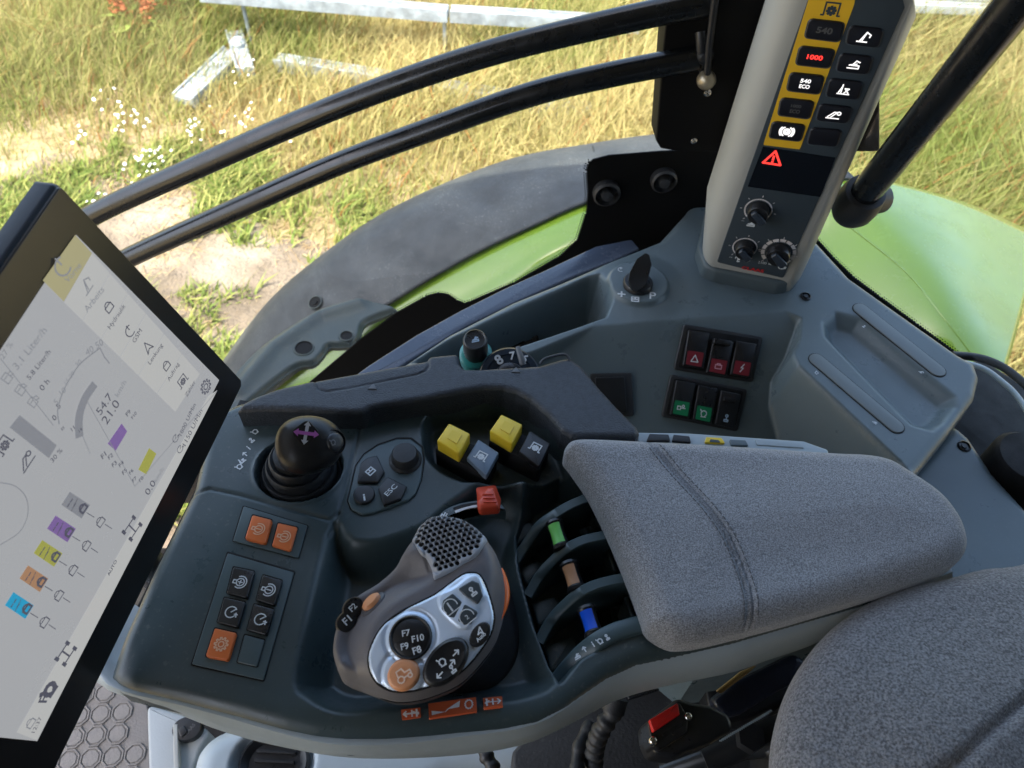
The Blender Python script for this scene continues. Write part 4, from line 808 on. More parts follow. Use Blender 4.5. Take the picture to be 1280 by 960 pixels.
# button plates
def plate(q, label=None):
    z = Z6(q); c = np.mean(z, 0); prism('plate_gap', D0, [tuple(c+(np.array(p)-c)*1.03) for p in z], -.002, .0005, blackm, ac, bev=0, r=.0012); return prism('button_plate', D0, z, 0, .0014, tealb, ac, bev=.0005, r=.001)
plate([(312, 120), (606, 209), (564, 360), (263, 280)]); plate([(238, 337), (544, 426), (404, 923), (73, 849)])
def key(q, m_, ic, icm, h=.0048, lab=None):
    z = Z6(q); c = np.mean(z, 0); prism('button_gap', D0, [tuple(c+(np.array(p)-c)*1.06) for p in z], .0012, .0019, blackm, ac, bev=0, r=.0012)
    k = prism('push_button', D0, z, .001, h, m_, ac, bev=.0009, r=.0014, label=lab)
    if ic: a, b, cc, d = [np.array(x) for x in z]; icon(D0, ic, tuple((a+b+cc+d)/4), tuple(b-a), .0088, icm, k, h=h+.0003, w=.09)
    return k
pale = mat('pale_orange_print', (.85, .5, .3), .5)
key([(352, 160), (442, 183), (412, 293), (318, 268)], orange, 'engine', pale, lab='orange push button with engine symbol'); key([(470, 196), (560, 217), (528, 328), (442, 303)], orange, 'engine', pale, .0035, lab='pressed orange push button with engine symbol')
key([(264, 400), (362, 420), (328, 545), (233, 520)], black, 'enginep', white, lab='black button with engine plus symbol'); key([(400, 436), (490, 462), (455, 578), (369, 552)], black, 'engine', white, lab='black button with engine minus symbol')
key([(222, 540), (320, 562), (285, 680), (189, 655)], black, 'clock', white, lab='black button with dial symbol beside its twin'); key([(360, 570), (452, 595), (418, 715), (326, 690)], black, 'clock', white, lab='black button with dial symbol above the blank')
key([(178, 682), (278, 705), (240, 832), (136, 812)], orange, 'gear', pale, lab='orange button with gear symbol'); key([(315, 712), (410, 737), (375, 862), (281, 840)], tealb, None, None, .0025, lab='blank teal filler button')
# ESC keypad
KP = FZ(.0); kpz = Z3([(548, 700), (565, 625), (600, 575), (660, 535), (740, 508), (800, 508), (848, 545), (856, 600), (845, 680), (820, 745), (790, 772), (700, 805), (640, 826), (590, 834), (545, 808), (530, 770)])
cq = np.mean(kpz, 0); prism('keypad_gap', KP, [tuple(cq+(np.array(p)-cq)*1.03) for p in kpz], -.002, .0006, blackm, ac, bev=0, r=.002); prism('keypad_plate', KP, kpz, 0, .0022, tealb, ac, bev=.0012, r=.003)
for q, lab in (([(586, 611), (612, 590), (655, 578), (688, 650), (658, 695), (570, 694)], 'five-sided black key with window symbol'), ([(700, 671), (784, 711), (758, 766), (684, 794), (660, 722)], 'five-sided black key marked ESC')):
    k = prism('keypad_key', KP, Z3(q), .001, .0050, black, ac, bev=.001, r=.0012, label=lab)
    if 'ESC' in lab: text(KP, 'ESC', Z3([(693, 750)])[0], Z3([(737, 707)])[0], white, k, h=.0053, ht=.36)
    else: icon(KP, 'win', Z3([(628, 648)])[0], (10, -9), .0062, white, k, h=.0053, w=.16)
c = KP.px(*Z3([(603, 760)])[0]); k = lathe('keypad_key', KP, c, [(.0078, .001), (.0078, .004), (.0072, .0048), (.0055, .0050), (.002, .0049)], black, ac); icon(KP, 'info', Z3([(601, 760)])[0], (10, -2), .006, white, k, h=.0053, w=.22)
c = KP.px(*Z3([(775, 582)])[0], .008); lathe('rotary_knob', KP, c, [(.0125, .001), (.0125, .003), (.0115, .004), (.0105, .0045), (.0098, .011), (.0088, .0125), (.003, .013)], rubber, ac, n=40, label='round black menu knob')
# PTO flip switches
R3 = FZ(-.018)
def pto(base, cap, lid, ci, plm, lab):
    t = thing('power_take_off_switch', lab, 'switch', R3.hit(*cen(Z4(base)), 0), 'yellow flip-cover switches')
    prism('switch_body', D0, Z4(base), -.03, .004, blackm, t, bev=.0015, r=.002)
    prism('symbol_plate', D0, Z4(lid), .002, .0085, plm, t, bev=.0008, r=.001)
    icon(D0, 'pto', Z4([ci])[0], (10, 5), .0088, white, t, h=.0089, w=.12)
    q = Z4(cap); prism('flip_cover', D0, q, .004, .0165, yellow, t, bev=.0011, r=.0014)
    c = np.mean(q, 0); cc = [tuple(c+(np.array(p)-c)*.45+np.array([1, -1.5])) for p in q]; prism('finger_dent', D0, cc, .016, .0171, yellow, t, bev=0, r=.001)
    prism('cover_lip', D0, [q[3], tuple(np.array(q[2])*.5+np.array(q[3])*.5+np.array([0, 0])), tuple(np.array(q[2])*.5+np.array(q[3])*.5+np.array([1, 4])), tuple(np.array(q[3])+np.array([1, 5]))], .004, .015, yellow, t, bev=.001, r=.001) if 0 else None
pto([(200, 520), (450, 612), (398, 720), (160, 590)], [(226, 475), (324, 524), (272, 616), (170, 556)], [(362, 550), (456, 612), (398, 718), (308, 636)], (374, 630), mat('blue_grey_plate', (.13, .18, .24), .3, bump=.2, bscale=2500), 'yellow flip-cover switch with pale blue symbol plate, beside the ESC keypad')
pto([(440, 480), (692, 570), (642, 680), (408, 560)], [(468, 434), (566, 482), (516, 572), (414, 512)], [(600, 510), (694, 570), (642, 676), (548, 606)], (625, 590), black, 'yellow flip-cover switch with black symbol plate, nearest the fabric armrest')
# throttle slider
sl = thing('hand_throttle', 'orange-red hand throttle slider in its curved slot beyond the lever', 'slider', P(610, 630, -.03)); TFz = FZ(.001)
arc = TFz.pts(spl(Z4([(150, 935), (200, 880), (260, 850), (330, 835), (400, 830), (470, 850)]), 6, False)); arc2 = TFz.pts(spl(Z4([(490, 880), (440, 872), (360, 873), (270, 892), (210, 920), (165, 958)]), 6, False))
prism('slot', TFz, np.r_[arc, arc2], -.014, 0, teal, ac, bev=.001, r=0, px=False); 
a3 = spl(Z4([(245, 868), (300, 850), (370, 842)]), 6, False); a4 = spl(Z4([(372, 852), (305, 862), (252, 882)]), 6, False); prism('slot_gap', TFz, np.r_[TFz.pts(a3), TFz.pts(a4)], -.002, .0005, blackm, ac, bev=0, r=0, px=False)
a3 = spl(Z4([(252, 882), (310, 864), (365, 853)]), 6, False); a4 = spl(Z4([(366, 864), (310, 874), (258, 893)]), 6, False); prism('slot_line', TFz, np.r_[TFz.pts(a3), TFz.pts(a4)], -.002, .0008, white, ac, bev=0, r=0, px=False)
icon(TFz, 'zig', Z4([(203, 902)])[0], (10, -3), .005, white, ac, h=.0008, w=.2)
b_ = FZ(-.012).pts(Z4([(352, 835), (470, 870), (448, 880), (360, 880)])); t_ = FZ(.016).pts(Z4([(398, 772), (432, 768), (462, 860), (372, 868)]))
bb = rpoly(TFz.pts(Z4([(356, 820), (470, 850), (470, 880), (360, 880)])), .0015); 
bq, tq = rpoly(FZ(-.012).pts(Z4([(350, 812), (440, 800), (468, 876), (362, 882)])), .002), rpoly(FZ(.014).pts(Z4([(398, 772), (436, 768), (466, 868), (366, 876), (355, 838)])), .0025)
def loftpoly(name, rings, m, parent, n=36, sharp=50):
    """rings: list of (polygon in world x,y ; z)"""
    V = []
    for p, z in rings:
        p = ccw(p); c = p.mean(0); p = np.r_[p, p[:1]]; d = np.r_[0, np.cumsum(np.linalg.norm(np.diff(p, axis=0), axis=1))]; k0 = np.argmax(p[:-1, 0]-c[0]); p = np.r_[p[:-1], p[:-1]]; 
        p = np.r_[p[k0:k0+len(d)-1], p[k0:k0+1]]; d = np.r_[0, np.cumsum(np.linalg.norm(np.diff(p, axis=0), axis=1))]; q = np.linspace(0, d[-1], n, endpoint=False)
        V += [(x, y, z) for x, y in zip(np.interp(q, d, p[:, 0]), np.interp(q, d, p[:, 1]))]
    K = len(rings); Fc = [(k*n+i, k*n+(i+1) % n, (k+1)*n+(i+1) % n, (k+1)*n+i) for k in range(K-1) for i in range(n)]+[tuple(range(n))[::-1], tuple(range((K-1)*n, K*n))]
    return link(name, V, Fc, m, parent, sharp=sharp)
loftpoly('slider_cap', [(bq, .0), (tq*.5+bq.mean(0)*.5 if 0 else tq, .006), (inset(tq, .0006), .0135), (inset(tq, .002), .0148)], redlev, sl)
for k in range(3):
    a = Z4([(380+k*3, 800+k*18), (432+k*7, 800+k*18)]); prism('grip_ridge', FZ(.0148), [a[0], a[1], (a[1][0], a[1][1]+1.4), (a[0][0], a[0][1]+1.4)], -.001, .0008, redlev, sl, bev=.0003, r=0)
# divider fins and finger rollers
def fin(path, w0, label=None, low=.04, zt=(0, 0)):
    q = spl(path, 8, False); n = len(q); zz = [-.024+.028*S(k/(n-1)*1.7) for k in range(n)]; C_ = np.array([P(u, v, z) for (u, v), z in zip(q, zz)]); mb = MB(); V = []; prof = [(-.5, -1), (-.5, -.06), (-.47, -.02), (-.38, 0), (.38, 0), (.47, -.02), (.5, -.06), (.5, -1)]
    for k in range(n):
        t = C_[min(k+1, n-1)]-C_[max(k-1, 0)]; t[2] = 0; t /= np.linalg.norm(t); s = np.array([-t[1], t[0], 0])
        for a, b in prof: V.append(C_[k]+s*a*w0+np.array([0, 0, b*low]))
    m_ = len(prof); Fc = [(k*m_+i, k*m_+i+1, (k+1)*m_+i+1, (k+1)*m_+i) for k in range(n-1) for i in range(m_-1)]+[tuple(range(m_)), tuple(range((n-1)*m_, n*m_))[::-1]]
    o = link('divider_fin', V, [f[::-1] for f in Fc], tealb, ac, sharp=45)
    if label: o['label'] = label
    return o
fin(Z1([(140, 450), (190, 375), (240, 305), (300, 262), (370, 222), (448, 192), (480, 186)]), .0078); fin(Z1([(190, 590), (245, 500), (300, 440), (350, 398), (420, 365), (530, 342), (560, 338)]), .0078); fin(Z1([(235, 775), (290, 680), (345, 620), (400, 575), (480, 540), (606, 512), (640, 508)]), .0078)
fin(Z1([(290, 960), (330, 905), (400, 825), (460, 775), (530, 735), (600, 712), (690, 690)]), .012)
for q in ([(110, 330), (200, 290), (225, 330), (135, 395)], [(150, 470), (235, 440), (270, 470), (185, 550)], [(205, 620), (300, 590), (335, 640), (235, 715)], [(255, 790), (370, 745), (400, 800), (285, 900)]): prism('bay_step', FZ(-.034), Z1(q), -.012, .0, teal, ac, bev=.002, r=.002)
for x0, y0 in ((445, 235), (505, 410), (575, 595)): prism('bay_rib', FZ(-.012), Z1([(x0, y0), (x0+14, y0-5), (x0+45, y0+75), (x0+30, y0+85)]), -.035, 0, teal, ac, bev=.001, r=.001)
def roller(c, m_, lab):
    u, v = Z1([c])[0]; z = -.004; t = thing('finger_lever', lab, 'lever', P(u, v, -.05), 'finger levers between the fins'); a = P(u-3.5, v-12, z); b = P(u+4.5, v+13, z); ax = (b-a); Ln = np.linalg.norm(ax); ax /= Ln
    f = Fr(a, ax, (0, 0, 1)); R = .0068; prof = [(R*.6, -.0035), (R*.95, -.0028), (R, -.001), (R*.9, .0), ]
    lathe('roller_body', f, (0, 0), [(R*.5, -.004), (R*.98, -.003), (R*1.04, -.001), (R*.86, .001), (R*.80, Ln/2), (R*.86, Ln-.001), (R*1.04, Ln+.001), (R*.98, Ln+.003), (R*.5, Ln+.004)], black, t, n=28)
    V = []; nn = 14; 
    for k in range(7):
        h = Ln*(.02+.96*k/6); rr = R*(.90-.06*math.sin(math.pi*k/6)); 
        for j in range(nn): q = R_(-38+88*j/(nn-1))+0.3; V.append(f.w(rr*1.06*math.cos(q), rr*1.06*math.sin(q), h))
    link('colour_cap', V, [(k*nn+j, k*nn+j+1, (k+1)*nn+j+1, (k+1)*nn+j) for k in range(6) for j in range(nn-1)], m_, t, sharp=180)
    tube('lever_stem', [P(u+1, v, z-.004), P(u+4, v, -.05)], .004, blackm, t, 10)
    prism('slot', FZ(-.043), [(u+4, v-14), (u+24, v-19), (u+30, v+8), (u+10, v+14)], -.001, .0008, blackm, ac, bev=0, r=.002)
    pass
roller((312, 350), glowgreen, 'finger lever with light green cap, between the first and second fins'); roller((370, 515), browncap, 'finger lever with brown cap, between the green and blue ones'); roller((440, 694), bluecap, 'finger lever with bright blue cap, next to the lowest fin')
# small white symbols on the last fin
mb = MB(); fz = FZ(.0046)
for (x, y), ic in (((388, 833), 'arm2'), ((418, 805), 'arrowU'), ((452, 785), 'info'), ((480, 772), 'hook'), ((508, 757), 'lever')): icon_mb(fz, ic, Z1([(x, y)])[0], (10, -6), .0042, 0, .2, mb)
mb.link('fin_symbols', white, ac, flat=True)
# orange stickers
st_ = mat('orange_sticker', (.60, .11, .035), .45); wf = mat('sticker_white', (.75, .7, .68), .5)

def dz(x, y): return float(deckz(np.array([x]), np.array([y]), np.array([.05]))[0])
def tangent(u, v):
    z = 0
    for _ in range(6): p = P(u, v, z); z = dz(p[0], p[1])
    p = P(u, v, z); e = .004; gx = (dz(p[0]+e, p[1])-dz(p[0]-e, p[1]))/(2*e); gy = (dz(p[0], p[1]+e)-dz(p[0], p[1]-e))/(2*e); return Fr(p, (-gx, -gy, 1))
def sticker(q, draw):
    z = Z5(q); f = tangent(*cen(z)); o = prism('sticker', f, z, -.0008, .0008, st_, ac, bev=0, r=.0006); mb = MB()
    a, b, c, d = [f.px(u, v, .001) for u, v in z]
    bl = lambda x, y: a*(1-x)*(1-y)+b*x*(1-y)+c*x*y+d*(1-x)*y
    for L, w in draw:
        if w: stroke_mb(f, [bl(x, y) for x, y in L], w, .0011, mb)
        else: mb.add([f.w(*bl(x, y), .0011) for x, y in L], [tuple(range(len(L)))])
    mb.link('sticker_print', wf, o, flat=True)
sticker([(388, 855), (465, 846), (467, 885), (392, 894)], [([(.1, .5), (.9, .5)], .0010), ([(.25, .25), (.1, .5), (.25, .75)], .0010), ([(.55, .2), (.55, .8)], .0010), ([(.8, .15), (.8, .85)], .0012), ([(.62, .35), (.9, .62)], .001)])
g_ = [(.84+.085*math.cos(a)*(1 if k % 2 else .82), .45+.33*math.sin(a)*(1 if k % 2 else .82)) for k, a in enumerate(np.linspace(0, 2*math.pi, 25))]
sticker([(497, 830), (688, 804), (692, 860), (500, 888)], [([(.06, .55), (.06, .85), (.34, .75)], 0), ([(.36, .6), (.66, .1), (.64, .55)], 0), (g_, .0008), ([(.34, .75), (.4, .6)], .0006)])
sticker([(716, 808), (792, 800), (795, 838), (719, 847)], [([(.1, .5), (.9, .5)], .0010), ([(.75, .25), (.9, .5), (.75, .75)], .0010), ([(.5, .2), (.5, .8)], .0010), ([(.18, .15), (.18, .85)], .0012), ([(.3, .35), (.1, .62)], .001)])
# white marks on the joystick plate
mb = MB()
for (x, y), ic in (((66, 628), 'hook'), ((75, 603), 'arm3'), ((90, 575), 'arrowU'), ((105, 548), 'info'), ((118, 515), 'lever'), ((133, 478), 'hook'), ((270, 402), 'hook'), ((448, 408), 'lever')): icon_mb(D0, ic, Z3([(x, y)])[0], (10, -8), .0052, .0004, .16, mb)
mb.link('plate_symbols', white, ac, flat=True)
# ================================================================== JOYSTICK
js = thing('joystick', 'black joystick with purple and white cross print, in ribbed rubber boot', 'joystick', (jc[0], jc[1], -.02))
lathe('rubber_boot', D0, (jc[0], jc[1]+.0), [(.0312, -.022), (.0312, -.010), (.0300, -.007), (.0272, -.009), (.0278, -.002), (.0265, .001), (.0236, -.001), (.0240, .006), (.0225, .009), (.0198, .007), (.0200, .014), (.0185, .016), (.0158, .014), (.0155, .020), (.011, .021), (.010, .035)], rubber, js, n=48, sharp=70)
hz = .048; hp = P(387, 556, hz)
hf_ = Fr(hp, ray(387, 556)*-1+np.array([-.10, .15, .25])); 
V = []; nn, kk = 48, 24
ax = P(417, 551, hz)-P(345, 560, hz); ax /= np.linalg.norm(ax); vd = -ray(387, 556); side = np.cross(vd, ax); side /= np.linalg.norm(side); ax = np.cross(side, vd)
for k in range(kk+1):
    th = math.pi*k/kk
    for j in range(nn):
        ph = 2*math.pi*j/nn; x, y, z = math.sin(th)*math.cos(ph), math.sin(th)*math.sin(ph), math.cos(th)
        f = lambda q, e: math.copysign(abs(q)**e, q)
        wx = 1-.10*x; V.append(hp+ax*.0232*f(x, .92)+side*.0205*f(y, .92)*wx+vd*.0185*f(z, .8 if z > 0 else 1))
link('handle_head', V, [(k*nn+j, (k+1)*nn+j, (k+1)*nn+(j+1) % nn, k*nn+(j+1) % nn) for k in range(kk) for j in range(nn)], black, js, sharp=180)
tube('handle_neck', [np.array([jc[0], jc[1], .012]), np.array([jc[0], jc[1], .03])*.5+hp*.5-vd*.005, hp], [.011, .010, .014], black, js, 20)
JF = Fr(hp+vd*.0182, vd-ax*.12-side*.05, ax)
mb = MB(); c = JF.px(*Z3([(352, 485)])[0]); kf_ = lambda q: q
ic_c = Z3([(353, 485)])[0]
def arrow_bar(a, b, w, m, nm, h):
    A, B = JF.px(*Z3([a])[0]), JF.px(*Z3([b])[0]); e = (B-A); L = np.linalg.norm(e); e /= L; n = np.array([-e[1], e[0]]); hd = w*1.25
    p = [A, A+e*hd+n*w, A+e*hd+n*w*.45, B-e*hd+n*w*.45, B-e*hd+n*w, B, B-e*hd-n*w, B-e*hd-n*w*.45, A+e*hd-n*w*.45, A+e*hd-n*w]; prism(nm, JF, p, h-.0006, h, m, js, bev=0, r=0, px=False)
cp = rpoly(JF.pts(Z3([(356, 425), (412, 485), (348, 547), (285, 480)])), .004); prism('print_disc', JF, cp, -.002, .0006, blackm, js, bev=.0003, r=0, px=False)
arrow_bar((362, 434), (343, 534), .0024, mat('grey_print', (.5, .53, .58), .5), 'cross_print', .0009); arrow_bar((298, 478), (408, 492), .0026, purple, 'cross_print', .0013)
bc = Z3([(468, 524)])[0]; lathe('thumb_recess', Fr(hp+vd*.0125+ax*.013, vd+ax*.55-side*.05, ax), Fr(hp+vd*.0125+ax*.013, vd+ax*.55-side*.05, ax).px(*bc), [(.0092, -.006), (.0092, .0012), (.0085, .0018), (.0078, .0008), (.0076, -.002)], blackm, js, n=36); BF = Fr(hp+vd*.013+ax*.013, vd+ax*.55-side*.05, ax); c = BF.px(*bc)
lathe('thumb_button', BF, c, [(.0066, -.006), (.0066, .0022), (.006, .0035), (.0050, .0042), (.003, .0043)], mat('thumb_grey', (.035, .04, .048), .4, bump=.1), js, n=36)
icon(BF, 'hook', bc, (10, -3), .0045, mat('faint_grey_print', (.16, .17, .19), .5), js, h=.0049, w=.16)
# ================================================================== MULTI-FUNCTION DRIVE LEVER
dl = thing('drive_lever', 'grey drive lever with silver button plate and perforated palm rest', 'drive lever', P(560, 800, -.03))
LF = Fr(P(540, 785, .072), (-.06, -.22, 1))
face_px = Z5([(258, 650), (270, 600), (308, 530), (380, 468), (500, 408), (540, 384), (620, 325), (655, 309), (690, 310), (712, 328), (735, 378), (756, 450), (761, 500), (742, 565), (690, 640), (645, 690), (600, 722), (520, 757), (440, 779), (360, 782), (300, 755), (266, 705)])
BZ = .040; BF2 = FZ(BZ)
sil = Z5([(117, 625), (122, 570), (140, 505), (165, 455), (215, 402), (290, 352), (360, 300), (385, 262), (410, 225), (430, 205), (450, 172), (490, 138), (535, 124), (600, 128), (660, 145), (715, 182), (765, 235), (795, 300), (806, 370), (800, 440), (785, 500), (765, 555), (725, 615), (670, 680), (610, 730), (520, 770), (440, 792), (360, 796), (290, 776), (215, 745), (150, 720), (126, 672)])
zat = lambda v, u=600: float(np.interp(v, [655, 690, 730, 770, 820, 870], [.058, .058, .055, .050, .045, .044]))
high = lambda q: np.array([P(u, v, zat(v))[:2] for u, v in q])
so_ = high(spl(sil, 3)); fo = np.array([LF.hit(u, v)[:2] for u, v in spl(face_px, 4)]) 
ga = [(430, 205), (452, 170), (490, 138), (535, 124), (600, 128), (660, 145), (735, 205), (700, 232), (640, 272), (580, 310), (538, 330), (520, 334), (512, 300), (490, 255), (462, 228)]
lobe = high(spl(Z5([(110, 630), (120, 560), (150, 470), (220, 395), (330, 325), (440, 300), (520, 355), (500, 400), (380, 465), (305, 530), (262, 620), (262, 720), (300, 790), (200, 760), (130, 700)]), 3))
nF = LF.n; pF = LF.o
def fplane(X, Y): return pF[2]-BZ-(nF[0]*(X-pF[0])+nF[1]*(Y-pF[1]))/nF[2]
spine = BF2.pts(Z5([(200, 690), (420, 560), (560, 420), (640, 300)]))
cB_ = np.array([(so_[:, 0].min()+so_[:, 0].max())/2, (so_[:, 1].min()+so_[:, 1].max())/2])
def ldome(X, Y, D):
    zf = fplane(X, Y); dome = .050*np.sqrt(np.clip(1-(1-np.clip(D/.030, 0, 1))**2, 0, 1))+.004+.010*S((Y-cB_[1])/.05)
    sg = sdf(so_, X, Y); lw = 0
    t = .5*(zf-.0015+dome+lw)-.5*np.sqrt((zf-.0015-dome-lw)**2+.00006)
    lb = sdf(lobe, X, Y); t -= .011*S((lb+.004)/.018)
    # finger scoop behind the plate
    sc_ = dline(high(Z5([(455, 250), (490, 285), (510, 350), (540, 372)])), X, Y); t -= .0016*np.exp(-(sc_/.0011)**2)
    fd = sdf(fo, X, Y); t = np.where(fd > -.0008, np.minimum(t, zf-.001), t)
    return t
def silf(X, Y, D): return ldome(X, Y, D)
body = hf('lever_body', so_, ldome, .001, taupe, dl, skirt=.012, fr=BF2)
ln = P(580, 790, .0)[:2]; 
def shrink(p, k, c=None): c = p.mean(0) if c is None else c; return c+(p-c)*k
b0 = so_; cB = b0.mean(0)
loftpoly('lever_underside', [(b0*1.0, BZ-.011), (shrink(b0, .97), BZ-.020), (shrink(b0, .86), BZ-.030), (shrink(b0, .6), BZ-.036)][::-1], mat('underside_plastic', (.035, .036, .04), .45, bump=.3, bscale=1200), dl, n=90, sharp=70)
# silver plate with gentle relief around the buttons
fo2 = LF.pts(spl(face_px, 5)); LB_ = lambda q: LF.pts(Z5(q))
grp = LF.pts(spl(Z5([(548, 398), (600, 372), (668, 322), (702, 326), (722, 400), (700, 440), (668, 520), (640, 535), (600, 510), (546, 450)]), 5))
def facez(X, Y, D):
    z = .0022-edge(D, .0022)+.0016*S(D/.02)
    for (u, v), r in (((428, 566), .0145), ((398, 713), .0125)): c = LF.px(*Z5([(u, v)])[0]); z -= .0012*np.exp(-((np.hypot(X-c[0], Y-c[1])-r)/.0012)**2)
    g = sdf(grp, X, Y); z += .0012*step(g, .002); return z
hf('button_plate', fo2, facez, .0009, silver, dl, skirt=.003, fr=LF)
# edge line between the plate and grip
fp_ = np.array([LF.w(a, b, .0004) for a, b in np.r_[fo2, fo2[:1]]]); tube('plate_gap', fp_, .0007, blackm, dl, 6)
H0 = .0036
c = LF.px(*Z5([(427, 567)])[0], H0); dk = lathe('button_disc', LF, c, [(.0121, .001), (.0121, H0+.0006), (.0112, H0+.0016), (.0102, H0+.0006), (.009, H0+.0012), (.004, H0+.0018)], black, dl, n=48, label='round black disc with four function keys')
for s, a, b in (('F7', (392, 551), (424, 545)), ('F10', (431, 574), (480, 563)), ('F9', (387, 605), (418, 597)), ('F8', (435, 622), (468, 610))): text(LF, s, Z5([a])[0], Z5([b])[0], white, dk, h=H0+.0030, bold=.02)
dv = MB(); 
for a0 in (20, 110, 200, 290): q = R_(a0); stroke_mb(LF, [c+np.array([math.cos(q), math.sin(q)])*.002, c+np.array([math.cos(q), math.sin(q)])*.0105], .0005, H0+.0022, dv)
dv.link('key_groove', rubber, dk, flat=True)
c = LF.px(*Z5([(398, 713)])[0], H0); ob = lathe('orange_button', LF, c, [(.0092, .001), (.0091, .003), (.0083, .0046), (.007, .0052), (.003, .0049)], orangel, dl, n=40, sx=1, sy=.92, rot=.6, label='round pale orange button with tractor symbol')
icon(LF, 'tractor', Z5([(398, 714)])[0], (10, -7), .0082, mat('cream_print', (.8, .62, .48), .5), ob, h=.0058, w=.09)
c = LF.px(*Z5([(566, 662)])[0], .005); rk = lathe('rocker_key', LF, c, [(.0152, .001), (.0152, .004), (.0143, .0056), (.0125, .0064), (.009, .0057), (.004, .0052)], black, dl, n=56, sx=1, sy=.62, rot=R_(50), label='large oval black rocker with arrows')
for nm, cc, d in (('arrowU', (607, 628), (10, 10)), ('arrowU', (592, 668), (8, 6)), ('arrowD', (543, 716), (10, 10)), ('hook', (553, 664), (10, -6)), ('lever', (594, 692), (10, -8))): icon(LF, nm, Z5([cc])[0], d, .0050, white, rk, h=.0070, w=.15)
for q, ic, lab in (([(556, 416), (594, 388), (632, 424), (602, 490), (580, 484), (549, 452)], 'clock', 'memory key one'), ([(641, 430), (696, 462), (668, 512), (640, 516), (612, 500)], 'clock', 'memory key two'), ([(614, 370), (672, 336), (700, 348), (715, 398), (694, 434), (650, 405)], 'lever', 'top key of the group of three')):
    k = prism('group_key', LF, Z5(q), .002, .0052, mat('key_dark_grey', (.045, .06, .07), .35, bump=.05) if 'key_dark_grey' not in MATS else MATS['key_dark_grey'], dl, bev=.0009, r=.0014, label=lab)
    cc = cen(Z5(q)); 
    if ic == 'clock':
        icon(LF, 'engine' if 0 else 'lock', (cc[0]+0, cc[1]), (10, -7), .0001, white, k, h=.0055, w=.1) if 0 else None
        A = LF.px(*cc, .0054); ex = LF.px(cc[0]+10, cc[1]-8, .0054)-A; ex /= np.linalg.norm(ex); ey = np.array([-ex[1], ex[0]]); mb = MB(); stroke_mb(LF, [A+ex*.0042*math.cos(q_)+ey*.0042*math.sin(q_) for q_ in np.linspace(-.3, 3.5, 12)], .0006, .0055, mb); stroke_mb(LF, [A-ex*.004-ey*.0035, A+ex*.004-ey*.0035], .0006, .0055, mb); mb.link('symbol', white, k, flat=True)
        text(LF, '1' if 'one' in lab else '2', (cc[0]-1.4, cc[1]+1.2), (cc[0]+1.6, cc[1]-1.2) if 'two' in lab else (cc[0]+.4, cc[1]-.2), white, k, h=.0055)
    else: icon(LF, ic, cc, (10, -8), .0058, white, k, h=.0055, w=.15)
c = LF.px(*Z5([(703, 553)])[0], .004); ak = lathe('steering_key', LF, c, [(.0076, .001), (.0076, .0035), (.0068, .0048), (.005, .0052), (.002, .005)], black, dl, n=36, sx=1, sy=.62, rot=R_(58), label='oval black auto key'); icon(LF, 'nav', Z5([(705, 540)])[0], (10, -2), .0044, white, ak, h=.0055, w=.16); text(LF, 'Auto', Z5([(690, 580)])[0], Z5([(724, 548)])[0], white, ak, h=.0055, bold=.03)
# things on the body's curved side
def body_hit(u, v):
    zz = np.linspace(.125, .03, 400); pp = np.array([P(u, v, z) for z in zz]); sd_ = sdf(so_, pp[:, 0], pp[:, 1]); sf_ = BZ+ldome(pp[:, 0], pp[:, 1], np.maximum(sd_, 0))
    ok = np.where((sd_ > .0003) & (zz <= sf_))[0]; z = zz[ok[0]] if len(ok) else zat(v)
    e = .003; g = lambda a, b: float(ldome(np.array([a]), np.array([b]), np.maximum(sdf(so_, np.array([a]), np.array([b])), 0))[0]); p = P(u, v, z)
    return Fr(p, (-(g(p[0]+e, p[1])-g(p[0]-e, p[1]))/(2*e), -(g(p[0], p[1]+e)-g(p[0], p[1]-e))/(2*e), 1))
f = body_hit(*Z5([(276, 432)])[0]); c = f.px(*Z5([(276, 430)])[0]); lathe('orange_button', f, c, [(.0075, -.003), (.0075, .0004), (.0068, .0010)], mat('button_collar', (.09, .09, .10), .4), dl, n=32, sx=1.15, sy=.8, rot=R_(40)).name = 'button_collar'
lathe('orange_button', f, c, [(.0058, -.002), (.0056, .0026), (.0046, .0036), (.002, .0038)], orangel, dl, n=32, sx=1.1, sy=.72, rot=R_(40), label='small orange button beside the function keys')
f = body_hit(*Z5([(183, 478)])[0])
for s, cc, a, b in (('F2', (196, 446), (184, 456), (206, 434)), ('F1', (170, 502), (160, 508), (184, 486))):
    c = f.px(*Z5([cc])[0], .001); k = lathe('function_key', f, c, [(.0064, -.004), (.0064, .0006), (.0057, .0016), (.003, .0020)], black, dl, n=30, sx=1.05, sy=.86, rot=R_(55)); text(f, s, Z5([a])[0], Z5([b])[0], white, k, h=.0024, bold=.02)
